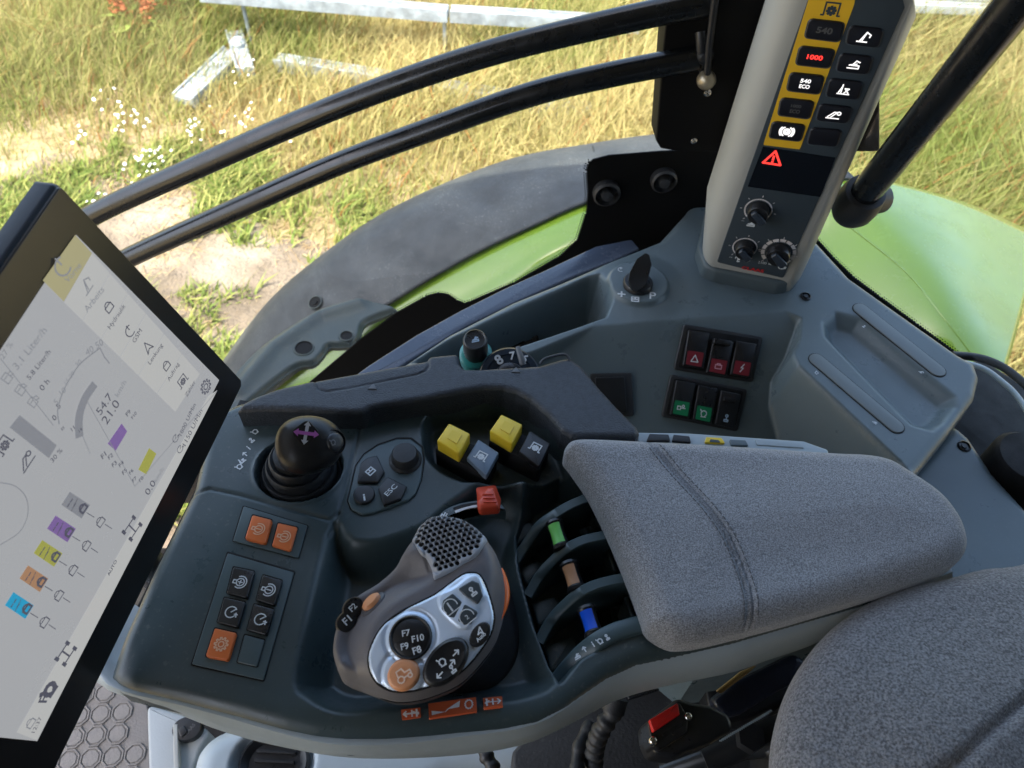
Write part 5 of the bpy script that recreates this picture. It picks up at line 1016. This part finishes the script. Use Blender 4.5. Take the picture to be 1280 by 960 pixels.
# perforated palm rest: raised lighter shell with real dark wells in hexagon packing
so_in = inset(ccw(so_), .0008); gp = np.array([nearest(so_in, *high([(u, v)])[0]) if k < 7 else body_hit(u, v).o[:2] for k, (u, v) in enumerate(Z5(ga))]); gp = ccw(spl(gp, 4)); bb_ = sdf(so_, gp[:, 0], gp[:, 1]); 0; gp = np.array([p if s > .0008 else nearest(so_in, *p) for p, s in zip(gp, bb_)])
def gz(X, Y): D = np.maximum(sdf(so_, X, Y), 0); return ldome(X, Y, D)
def gshell(X, Y, D): return gz(X, Y)+.0024-edge(D, .0022)
GR = .00142; pitch = .0034; hx = []
x0, y0 = gp.min(0); x1, y1 = gp.max(0); row = 0; y = y0; an = R_(20); ce = gp.mean(0)
for i in range(-20, 21):
    for j in range(-20, 21):
        a = np.array([i*pitch+(j % 2)*pitch/2, j*pitch*.866]); hx.append(ce+np.array([a[0]*math.cos(an)-a[1]*math.sin(an), a[0]*math.sin(an)+a[1]*math.cos(an)]))
hx = np.array(hx); dd = sdf(gp, hx[:, 0], hx[:, 1]); hx = hx[dd > .0022]
def gshell2(X, Y, D):
    z = gshell(X, Y, D); d = np.full(X.shape, 1.)
    for h in hx: d = np.minimum(d, np.hypot(X-h[0], Y-h[1]))
    return z-.0030*step(GR-d, .0007)
hf('palm_grille', gp, gshell2, .00042, taupel, dl, skirt=.004, fr=BF2)
wb = MB()
for h in hx:
    X = np.array([h[0]]); Y = np.array([h[1]]); z0 = float(gz(X, Y)[0]); g1 = (float(gz(X+.001, Y)[0])-z0)/.001; g2 = (float(gz(X, Y+.001)[0])-z0)/.001
    p = [(h[0]+GR*.92*math.cos(k*math.pi/4), h[1]+GR*.92*math.sin(k*math.pi/4)) for k in range(8)]; wb.add([BF2.w(a, b, z0+g1*(a-h[0])+g2*(b-h[1])+.0003) for a, b in p], [tuple(range(8))])
tag(wb.link('grille_holes', blackm, dl, flat=True), kind='stuff')
# orange stripe on the flank
o1 = spl(Z5([(792, 285), (805, 340), (808, 400), (800, 450), (782, 500)]), 6, False); o2 = spl(Z5([(780, 505), (790, 450), (796, 400), (796, 340), (788, 290)]), 6, False)
osp = BF2.pts(np.r_[o1, o2]); os_c = [BF2.w(*p, .004) for p in BF2.pts(spl(Z5([(790, 290), (802, 345), (804, 400), (796, 450), (780, 503)]), 6, False), .004)]
tube('orange_stripe', os_c, [.0008+.0022*math.sin(math.pi*k/(len(os_c)-1)) for k in range(len(os_c))], mat('stripe_orange', (.85, .16, .02), .35), dl, 12)
# rubber boot under the lever
bt = D0.pts(spl([(520, 850), (560, 868), (610, 862), (640, 835), (650, 800), (645, 760), (630, 735), (560, 740), (510, 790)], 4), -.03)
rg_ = []
for k, (s, z) in enumerate([(1, -.030), (.99, -.023), (.93, -.020), (.95, -.012), (.88, -.008), (.90, 0), (.83, .004), (.80, .016), (.72, .024)]): rg_.append((shrink(bt, s)-np.array([.004*k*.5, -.002*k*.3]), z))
loftpoly('lever_boot', rg_, rubber, dl, n=64, sharp=70)
# ================================================================== TERMINAL MONITOR
T_, R__, B_ = [np.array(q) for q in ((-.237, .311, .220), (-.211, .341, .062), (-.266, .109, .008))]
sc_m = .95; T_, R__, B_ = [CP+(q-CP)*sc_m for q in (CP+np.linalg.norm(T_-CP)*ray(95, 293), CP+np.linalg.norm(R__-CP)*ray(273, 475), CP+np.linalg.norm(B_-CP)*ray(45.5, 926))]
mx_ = R__-B_; mn = np.cross(mx_, T_-R__); MF = Fr(R__, mn, mx_)
mo = thing('terminal_monitor', 'tilted black touchscreen terminal with lit pale display and coloured tiles', 'monitor', MF.w(-.12, .05, -.02))
tl, rr, bl = MF.px(95, 293), MF.px(273, 475), MF.px(45.5, 926); print('disp', tl, rr, bl)
x1, y1 = 0, tl[1]; x0 = bl[0]; oc = [MF.px(76, 226), MF.px(306, 478)]; print(oc)
rx = float(np.mean([oc[0][0], oc[1][0]])); ty = oc[0][1]; by = oc[1][1]
case = [(x0-.03, by), (rx-.004, by), (rx, by+.004), (rx, ty-.002), (rx-.002, ty), (x0-.03, ty)]
prism_mb(MF, np.array(case), -.014, -.0015, .003, .003).link('housing', mat('monitor_housing', (.025, .034, .048), .4, bump=.15, bscale=1200), mo, sharp=50)
cs = np.array(case); prism_mb(MF, inset(ccw(cs), .0015), -.003, .0, .0006, .003).link('bezel', bezel, mo, sharp=50)
prism_mb(MF, np.array([(x0-.02, by+.03), (rx-.03, by+.03), (rx-.03, ty-.03), (x0-.02, ty-.03)]), -.035, -.012, .006, .012).link('rear_cover', black, mo)
prism_mb(MF, np.array([(x0, 0), (0, 0), (0, y1), (x0, y1)]), -.0005, .0006, 0, 0).link('display', screen, mo, flat=True)
w_, h_ = -x0, y1
def sq(q, m_, nm='screen_tile', h=.0010, par=None): return prism(nm, MF, q, h-.0003, h, m_, par or mo, bev=0, r=0)
ZS = zoomer(0, 200, 3.0); ZL_ = zoomer(0, 500, 2.0875)
# right menu column and bottom bar, yellow corner tile
sq(ZS([(283, 282), (345, 350), (240, 530), (162, 452)]), scr_y)
tiles = [(345, 352), (408, 424), (470, 496), (533, 566), (596, 640), (660, 712), (722, 780), (766, 826)]; lows = [(240, 535), (330, 622), (397, 700), (470, 772), (535, 836), (600, 900), (660, 955)]
col = [(346, 352), (770, 800), (680, 962), (240, 532)]
edge1 = ((346, 352), (772, 828)); edge2 = ((243, 534), (682, 966))
for k in range(6):
    t0, t1 = k/6.3, (k+.96)/6.3; l = lambda e, t: (e[0][0]+(e[1][0]-e[0][0])*t, e[0][1]+(e[1][1]-e[0][1])*t)
    sq(ZS([l(edge1, t0), l(edge1, t1), l(edge2, t1), l(edge2, t0)]), scr_l, 'menu_tile')
sq(ZL_([(567, -25), (545, -10), (45, 868), (97, 888)]), scr_l, 'status_bar')
P1 = lambda q: ZS([q])[0]; P2 = lambda q: ZL_([q])[0]
txt = MB(); txg = MB()
def mt(s, a, b, z=P1, g=False, ht=None, bold=.0): text_mb(MF, s, z(a), z(b), .0013, ht=ht, mb=txg if g else txt, bold=bold)
def mi(nm, c, size, z=P1, g=False, w=.08): icon_mb(MF, nm, z(c), (6, -9), size, .0013, w, txg if g else txt)
for s, a, b in (('Arbeits', (320, 565), (385, 480)), ('Hydraulik', (410, 632), (468, 545)), ('GSM', (500, 682), (528, 636)), ('Lenkung', (560, 765), (608, 692)), ('Auftrag', (632, 828), (670, 762)), ('Zähler', (697, 885), (730, 828))): mt(s, a, b, g=(s in ('Arbeits',)))
mt('Vorne', (248, 455), (300, 390), g=True); mi('power', (236, 398), .012, g=True)
for nm, c in (('arm', (325, 470)), ('lock', (405, 548)), ('power', (488, 640)), ('nav', (555, 702)), ('lock', (622, 768)), ('pto', (686, 830))): mi(nm, c, .0085, g=(nm == 'arm'))
mt('27 %', (5, 742), (42, 685), g=True); mt('3.1 Liter/h', (55, 780), (168, 632), g=True); mt('5.8 Liter/h', (105, 820), (185, 715)); mt('0 h', (153, 860), (180, 825))
for c in ((28, 815), (78, 860), (125, 905)): mi('tank', c, .0065, g=True)
for s, a, b in (('5', (205, 912), (214, 902)), ('10', (226, 876), (244, 858)), ('15 20', (245, 838), (275, 795)), ('30', (286, 772), (303, 752)), ('40 50', (322, 725), (385, 680))): mt(s, a, b, g=True)
mt('54.7', (368, 950), (414, 880)); mt('21.0', (390, 985), (440, 905)); mt('km/h', (436, 885), (468, 828), g=True)
gb = MB(); stroke_mb(MF, list(MF.pts(spl(ZS([(350, 848), (322, 890), (304, 935), (296, 980), (298, 1030)]), 6, False), .0013)), .0052, .0012, gb); gb.link('speed_bar', scr_g, mo, flat=True)
ar = MB(); A_ = MF.pts(spl(ZS([(222, 990), (216, 940), (232, 880), (262, 820), (305, 760), (375, 705)]), 6, False), .0013); stroke_mb(MF, list(A_), .0007, .0013, ar); stroke_mb(MF, list(MF.pts(ZS([(375, 705), (392, 740), (410, 762)]), .0013)), .0007, .0013, ar)
for a, b in (((0, 742), (200, 995)),): stroke_mb(MF, list(MF.pts(ZS([a, b]), .0013)), .0004, .0013, ar)
for a, b in (((225, 0), (352, 225)), ((205, 70), (235, 140)), ((352, 225), (567, -25))): stroke_mb(MF, list(MF.pts(ZL_([a, b]), .0013)), .0004, .0013, ar)
stroke_mb(MF, list(MF.pts(spl(ZL_([(0, 215), (40, 225), (68, 255), (72, 300), (50, 345), (0, 378)]), 6, False), .0013)), .0005, .0013, ar)
tag(ar.link('screen_lines', scr_g, mo, flat=True), kind='stuff')
sq(ZL_([(52, 40), (148, 118), (128, 152), (26, 72)]), scr_g, 'level_bar')
for q, m_ in (([(318, 62), (332, 82), (302, 132), (282, 114)], scr_p), ([(390, 126), (408, 140), (382, 194), (362, 182)], scr_o)): sq(ZL_(q), m_, 'function_tile')
for a, b, s in (((330, 40), (345, 20), 'F9'), ((344, 48), (362, 22), 'F10'), ((265, 150), (282, 132), 'F1'), ((283, 152), (300, 135), 'F2'), ((293, 172), (310, 155), 'F3'), ((311, 172), (328, 154), 'F4'), ((320, 192), (336, 174), 'F5'), ((338, 192), (352, 175), 'F6'), ((346, 212), (361, 196), 'F7'), ((364, 212), (378, 194), 'F8'), ((138, 50), (150, 38), '0'), ((160, 78), (172, 66), '55'), ((186, 78), (198, 66), '11'), ((206, 82), (218, 70), '14'), ((150, 20), (158, 8), '5')): mt(s, a, (a[0]+(b[0]-a[0])*.62, a[1]+(b[1]-a[1])*.62), z=P2, bold=.01)
mt('30 %', (134, 160), (160, 128), z=P2); mt('0.0', (382, 245), (402, 212), z=P2); mt('km/h', (404, 212), (425, 178), z=P2, g=True)
mt('1800 U/Min', (470, 92), (508, 10), z=P2, ht=.16); mt('1150 U/Min', (480, 118), (525, 25), z=P2, ht=.16); mt('AUTO', (282, 458), (303, 418), z=P2, bold=.02); mt('12:37', (86, 868), (106, 828), z=P2); mt('F', (110, 790), (118, 772), z=P2, bold=.02)
mi('arm4', (66, 158), .009, P2); mi('axle', (345, 335), .011, P2); mi('axle', (172, 662), .010, P2, w=.1); mi('hook', (130, 755), .009, P2, w=.3); mi('lock', (78, 842), .008, P2, g=True); mi('pto', (12, 118), .009, P2); mi('gear', (772, 850), .010, P1)
mi('clock', (458, 100), .006, P2); mi('clock', (470, 128), .006, P2)
for (x, y), m_ in zip(((198, 276), (161, 338), (126, 402), (89, 468), (51, 538)), (scr_g, scr_p, scr_o, scr_n, scr_b)):
    k = sq(ZL_([(x-15, y-36), (x+37, y-2), (x+15, y+33), (x-37, y-2)]), m_, 'valve_tile')
    mb = MB()
    for dx_, dy_ in ((-14, -14), (-22, -2), (-6, -2)): stroke_mb(MF, list(MF.pts(ZL_([(x+dx_, y+dy_+4), (x+dx_+5, y+dy_-4)]), .0013)), .0007, .0013, mb)
    stroke_mb(MF, list(MF.pts(ZL_([(x+4, y-18), (x-12, y+14)]), .0013)), .0004, .0013, mb); mb.link('tile_marks', scr_d, k, flat=True); icon(MF, 'lock', P2((x+17, y+5)), (6, -9), .0072, scr_d, k, h=.0014, w=.16)
    mb = MB(); dx, dy = 44, 33; stroke_mb(MF, list(MF.pts(ZL_([(x+28, y+18), (x+48, y+30)]), .0013)), .0004, .0013, mb); stroke_mb(MF, list(MF.pts(ZL_([(x+76, y+48), (x+94, y+60)]), .0013)), .0004, .0013, mb)
    icon_mb(MF, 'lock', P2((x+62, y+40)), (6, -9), .0085, .0013, .07, mb); mb.link('valve_symbol', scr_d, k, flat=True)
tag(txt.link('screen_text', scr_d, mo, flat=True), kind='stuff'); tag(txg.link('faint_screen_text', scr_g, mo, flat=True), kind='stuff')
mc = MF.w(-.13, .03, -.045); tube('mounting_arm', [MF.w(-.10, .04, -.03), MF.w(-.10, .02, -.07), np.array([-.33, .30, -.12]), np.array([-.33, .34, -.55]), np.array([-.33, .34, -.80])], .016, black, mo, 16)
# ================================================================== KNOBS BEHIND THE TRIM
ck = thing('ringed_knob', 'short black push knob with teal ring behind the textured trim', 'knob', P(594, 440, -.02)); cf = FZ(.022); c = cf.px(594, 424)
cf = Fr(P(594, 424, .024), (.0, -.25, 1)); lathe('knob_cap', cf, (0, 0), [(.0098, -.026), (.0105, -.020), (.0102, -.003), (.0098, -.0008), (.0088, 0), (.0078, -.001), (.003, -.0012)], black, ck, n=36); icon(cf, 'arm2', (594, 424), (10, -2), .006, mat('silver_print', (.3, .4, .5), .3), ck, h=-.0008, w=.2)
lathe('teal_collar', cf, (0, 0), [(.0135, -.04), (.0145, -.032), (.014, -.026), (.0115, -.0245), (.009, -.024)], tealring, ck, n=36)
tube('knob_base', [cf.w(0, 0, -.035), cf.w(0, 0, -.09)], .012, blackm, ck)
rd = thing('numbered_dial', 'black rotary dial numbered 8, 7, 6 with upright grey pointer', 'dial', P(636, 470, -.02)); rf = Fr(P(637, 470, -.002), (.02, -.10, 1))
lathe('dial_drum', Fr(P(637, 472, .0), (0, -.55, 1)), (0, 0), [(.026, -.03), (.026, -.001), (.0245, .001), (.020, .0015), (.019, .0005)], mat('dial_blue_black', (.02, .035, .055), .3), rd, n=56)
rfd = Fr(P(637, 472, .0), (0, -.55, 1))
lathe('dial_hub', rfd, (0, 0), [(.013, 0), (.012, .004), (.009, .006), (.004, .0065)], black, rd)
for s, a, b in (('8', (620, 452), (627, 447)), ('7', (637, 445), (644, 444)), ('6', (653, 446), (659, 450))): text(rfd, s, a, b, white, rd, h=.0019, bold=.03)
tube('pointer', [P(654, 456, .012), P(651, 446, .016), P(647, 434, .018)], [.0028, .0026, .002], mat('pointer_grey', (.12, .13, .14), .35), rd, 12)
for u, v, r in ((628, 428, .016), (648, 424, .014)):
    lathe('tray_disc', FZ(ZL-.055), FZ(ZL-.055).px(u+10, v+2), [(r, -.002), (r, .004), (r*.9, .006), (r*.5, .006), (r*.45, .004)], blackm, sc, n=30)
tube('clip_loop', spl([P(675, 455, .022), P(682, 448, .024), (P(705, 443, .024)), P(712, 450, .022)], 5, False), .0012, trimm, ac, 8)
# ================================================================== SEAT, BUCKLE, LOWER CAB
st2 = thing('driver_seat', 'grey fabric driver seat side bolster at the lower right', 'seat', P(1150, 880, -.05)); SB = FZ(.02)
sp = SB.pts(spl([(1430, 640), (1300, 690), (1240, 700), (1195, 712), (1145, 722), (1095, 742), (1050, 775), (1020, 812), (1000, 850), (988, 890), (982, 930), (984, 965), (1000, 1010), (1060, 1100), (1300, 1180), (1500, 1000)], 6))
seamA = SB.pts([(1360, 815), (1280, 880), (1235, 918), (1190, 962), (1120, 1030)], .025)
def seatz(X, Y, D): return .028*S(D/.12)**.8-edge(D, .022)*.9-.006*np.exp(-(dline(seamA, X, Y)/.0028)**2)-.0015*np.exp(-(dline(seamA, X, Y)/.012)**2)+.0012*np.sin(X*40+Y*31)
hf('bolster', sp, seatz, .0024, seatm, st2, skirt=.012, fr=SB)
prism('seat_pan', FZ(-.12), [(1020, 830), (1300, 760), (1400, 1000), (1040, 1060)], -.2, 0, blackm, st2, bev=.01, r=.02)
Zb = zoomer(740, 760, 3.765)
bk = thing('belt_buckle', 'black seat belt buckle with bright red release button', 'buckle', P(840, 905, -.12)); BK = Fr(P(830, 905, -.08), (.10, -.05, 1))
prism('buckle_body', BK, Zb([(258, 535), (405, 420), (470, 440), (560, 455), (650, 500), (672, 570), (560, 640), (400, 700), (300, 690), (268, 620)]), -.030, -.004, black, bk, bev=.004, r=.008)
prism('buckle_face', BK, Zb([(262, 530), (412, 438), (455, 520), (450, 590), (320, 670), (285, 650)]), -.02, .001, black, bk, bev=.0015, r=.003)
prism('release_button', BK, Zb([(272, 525), (405, 444), (414, 502), (290, 585)]), -.002, .005, mat('release_red', (.62, .015, .012), .4, bump=.15, bscale=900), bk, bev=.001, r=.001)
prism('latch_slot', BK, Zb([(330, 592), (425, 535), (432, 552), (340, 612)]), 0, .0016, blackm, bk, bev=0, r=.001)
for p in ((448, 515), (283, 628)): lathe('rivet', BK, BK.px(*Zb([p])[0]), [(.003, 0), (.003, .003), (.002, .0042), (.001, .0044)], chrome, bk, n=12)
bs = thing('belt_strap', 'dark blue-black stiff belt stalk running from the buckle under the armrest', 'belt stalk', P(930, 850, -.15)); prism('strap', Fr(P(910, 860, -.13), (.1, -.3, 1)), Zb([(560, 440), (690, 345), (960, 215), (1035, 270), (990, 340), (870, 400), (700, 505), (640, 520)]), -.012, 0, mat('strap_black', (.012, .016, .03), .28, bump=.3, bscale=90, bump2=.2, bscale2=900), bs, bev=.004, r=.008)
prism('metal_tongue', Fr(P(910, 860, -.10), (.1, -.3, 1)), Zb([(585, 392), (700, 300), (790, 262), (720, 320), (610, 402)]), -.003, 0, brass, bs, bev=.0006, r=.001)
mb = MB()
for a, b, n in (((605, 625), (835, 490), 26), ((620, 615), (850, 478), 26)):
    for k in range(n): q = k/n; u, v = Zb([(a[0]+(b[0]-a[0])*q, a[1]+(b[1]-a[1])*q)])[0]; c = P(u, v, -.135); f = Fr(c, (.1, -.2, 1)); prism_mb(f, np.array([(-.001, -.0006), (.001, -.0006), (.001, .0006), (-.001, .0006)]), 0, .0006, 0, 0, mb=mb)
mb.link('stitching', bandm, bs)
# seat base metalwork below the armrest
sb = thing('seat_base', 'black seat base with levers, bolts and mounting plate under the armrest', 'seat base', P(900, 930, -.5))
BZ_ = FZ(-.32); prism('base_plate', BZ_, [(690, 885), (780, 860), (960, 800), (1300, 760), (1300, 1010), (640, 1010), (640, 940)], -.05, 0, mat('base_dark', (.022, .022, .023), .6, bump=.4, bscale=300, dust=.15), sb, bev=.004, r=.01)
tube('lever_shaft', [P(880, 950, -.22), P(990, 905, -.2), P(1060, 880, -.18)], .012, black, sb, 14); tube('lever_shaft', [P(830, 965, -.25), P(900, 940, -.22), P(985, 930, -.2)], .009, mat('worn_black_metal', (.06, .065, .07), .3, metal=.7), sb, 12)
prism('side_channel', FZ(-.24), [(880, 850), (1010, 800), (1020, 860), (930, 900), (890, 905)], -.03, 0, black, sb, bev=.004, r=.006)
tube('bolt_head', [P(935, 925, -.2), P(935, 925, -.2)+np.array([0, 0, .012])], .012, black, sb, 6); tube('bolt_head', [P(968, 948, -.2), P(968, 948, -.2)+np.array([0, 0, .01])], .008, chrome, sb, 6)
prism('bracket_plate', FZ(-.27), [(783, 866), (822, 856), (826, 862), (786, 874)], -.004, 0, black, sb, bev=.001, r=.001)
def hose(name, path, r, label, wob=.0045):
    q = spl(path, 40, False); d = np.r_[0, np.cumsum(np.linalg.norm(np.diff(q, axis=0), axis=1))]; n = int(d[-1]/.0012); s = np.linspace(0, d[-1], n); q = np.stack([np.interp(s, d, q[:, k]) for k in range(3)], 1)
    t = thing(name, label, 'hose', q[n//2], 'corrugated hoses'); tube('ribbed_sleeve', q, [r*(1+.12*math.copysign(abs(math.sin(x*math.pi/wob))**.5, math.sin(x*math.pi/wob))) for x in s], rubber, t, 16)
    return t
hose('corrugated_hose', [P(770, 875, -.16), P(765, 892, -.16), P(752, 912, -.17), P(744, 935, -.19), P(741, 975, -.22)], .0075, 'black corrugated hose beside the seat belt buckle')
hose('corrugated_hose', [P(740, 905, -.2), P(728, 925, -.2), P(722, 950, -.2), P(722, 985, -.2)], .006, 'smoother black hose running left of the corrugated one', .009)
hose('corrugated_hose', [P(602, 930, -.2), P(608, 945, -.2), P(616, 960, -.2), P(625, 990, -.2)], .006, 'short corrugated hose end below the middle of the pale skirt')
tube('sleeve_cuff', [P(771, 872, -.15), P(766, 890, -.155)], .0095, rubber, bpy.data.objects['corrugated_hose'], 16)
# grey lower mouldings and the floor mat at the left
LWf = FZ(-.36); lw = thing('lower_console_moulding', 'pale grey-blue lower moulding with round dark vent, under the armrest console', 'moulding', P(360, 950, -.40))
lwo = LWf.pts(spl([(232, 1040), (236, 960), (252, 925), (285, 905), (330, 890), (450, 900), (620, 900), (760, 880), (700, 950), (560, 975), (480, 1040)], 5)); vc = LWf.px(341, 952)
hf('moulding', lwo, lambda X, Y, D: -edge(D, .025)-.012*step(.041-np.hypot((X-vc[0]), (Y-vc[1])*1.2), .006), .003, bandm, lw, skirt=.3, fr=LWf)
lathe('round_vent', LWf, vc, [(.036, -.02), (.036, -.006), (.033, -.003), (.030, -.005), (.026, -.009)], black, lw, n=48, sy=.84)
for k in range(5): a = vc+np.array([-.02, -.018+.009*k]); prism('vent_slat', LWf, [a, a+(.04, 0), a+(.04, .003), a+(0, .003)], -.02, -.005, blackm, lw, px=False, bev=.0006, r=0)
wp = thing('white_side_panel', 'narrow off-white panel with black socket cover between mat and moulding', 'panel', P(210, 930, -.5)); WP = FZ(-.45)
prism('panel', WP, [(183, 880), (240, 896), (262, 915), (250, 935), (236, 975), (232, 1040), (188, 1040)], -.35, 0, whitepl, wp, bev=.004, r=.006)
prism('panel_edge', FZ(-.44), [(216, 905), (222, 905), (226, 1040), (219, 1040)], -.01, 0, greym, wp, bev=.001, r=0)
lathe('socket_cover', WP, WP.px(236, 913), [(.017, -.002), (.017, .006), (.0155, .009), (.008, .0095)], black, wp, n=28, sy=.8); prism('cover_tab', WP, [(222, 912), (230, 906), (234, 915), (226, 922)], 0, .012, black, wp, bev=.001, r=.002)
text(WP, 'CLAAS', (229, 921), (243, 905), greyp, wp, h=.0098)
mf = FZ(-.72); mt_ = thing('floor_mat', 'grey rubber floor mat with octagonal studs at the lower left', 'floor mat', P(130, 920, -.72))
mo_ = mf.pts([(20, 820), (160, 850), (182, 870), (188, 900), (192, 1060), (10, 1060)])
mpx = mo_; prism('mat_base', mf, mo_, -.02, 0, matm, mt_, px=False, bev=.003, r=.01)
ct = mf.px(120, 920); pit = .0305; cell = []
a1 = R_(8)
for i in range(-12, 13):
    for j in range(-12, 13):
        x, y = i*pit, j*pit; c = ct+np.array([x*math.cos(a1)-y*math.sin(a1), x*math.sin(a1)+y*math.cos(a1)])
        if sdf(mo_, np.array([c[0]]), np.array([c[1]]))[0] > .02: cell.append(c)
me0 = None; oct_ = np.array([(math.cos(a1+math.pi/8+k*math.pi/4), math.sin(a1+math.pi/8+k*math.pi/4)) for k in range(8)])
for c in cell:
    mb = MB(); V = []
    for r, h in ((.0163, 0), (.0156, .0026), (.0136, .0026), (.0130, .0006), (.0120, .0006), (.0113, .0020), (.002, .0022)): V += [mf.w(*(c*0+oct_[k]*r), h) for k in range(8)]
    if me0 is None:
        V = [np.array(v)-mf.o for v in V]; o = link('octagon_stud', V, [(q*8+k, q*8+(k+1) % 8, q*8+8+(k+1) % 8, q*8+8+k) for q in range(6) for k in range(8)]+[tuple(range(48, 56))], matm, None, sharp=30); me0 = o.data
    else: o = bpy.data.objects.new('octagon_stud', me0); COL.objects.link(o)
    w0 = mf.w(*c, 0)-base_of(mt_); o.parent = mt_; o.location = tuple(w0)
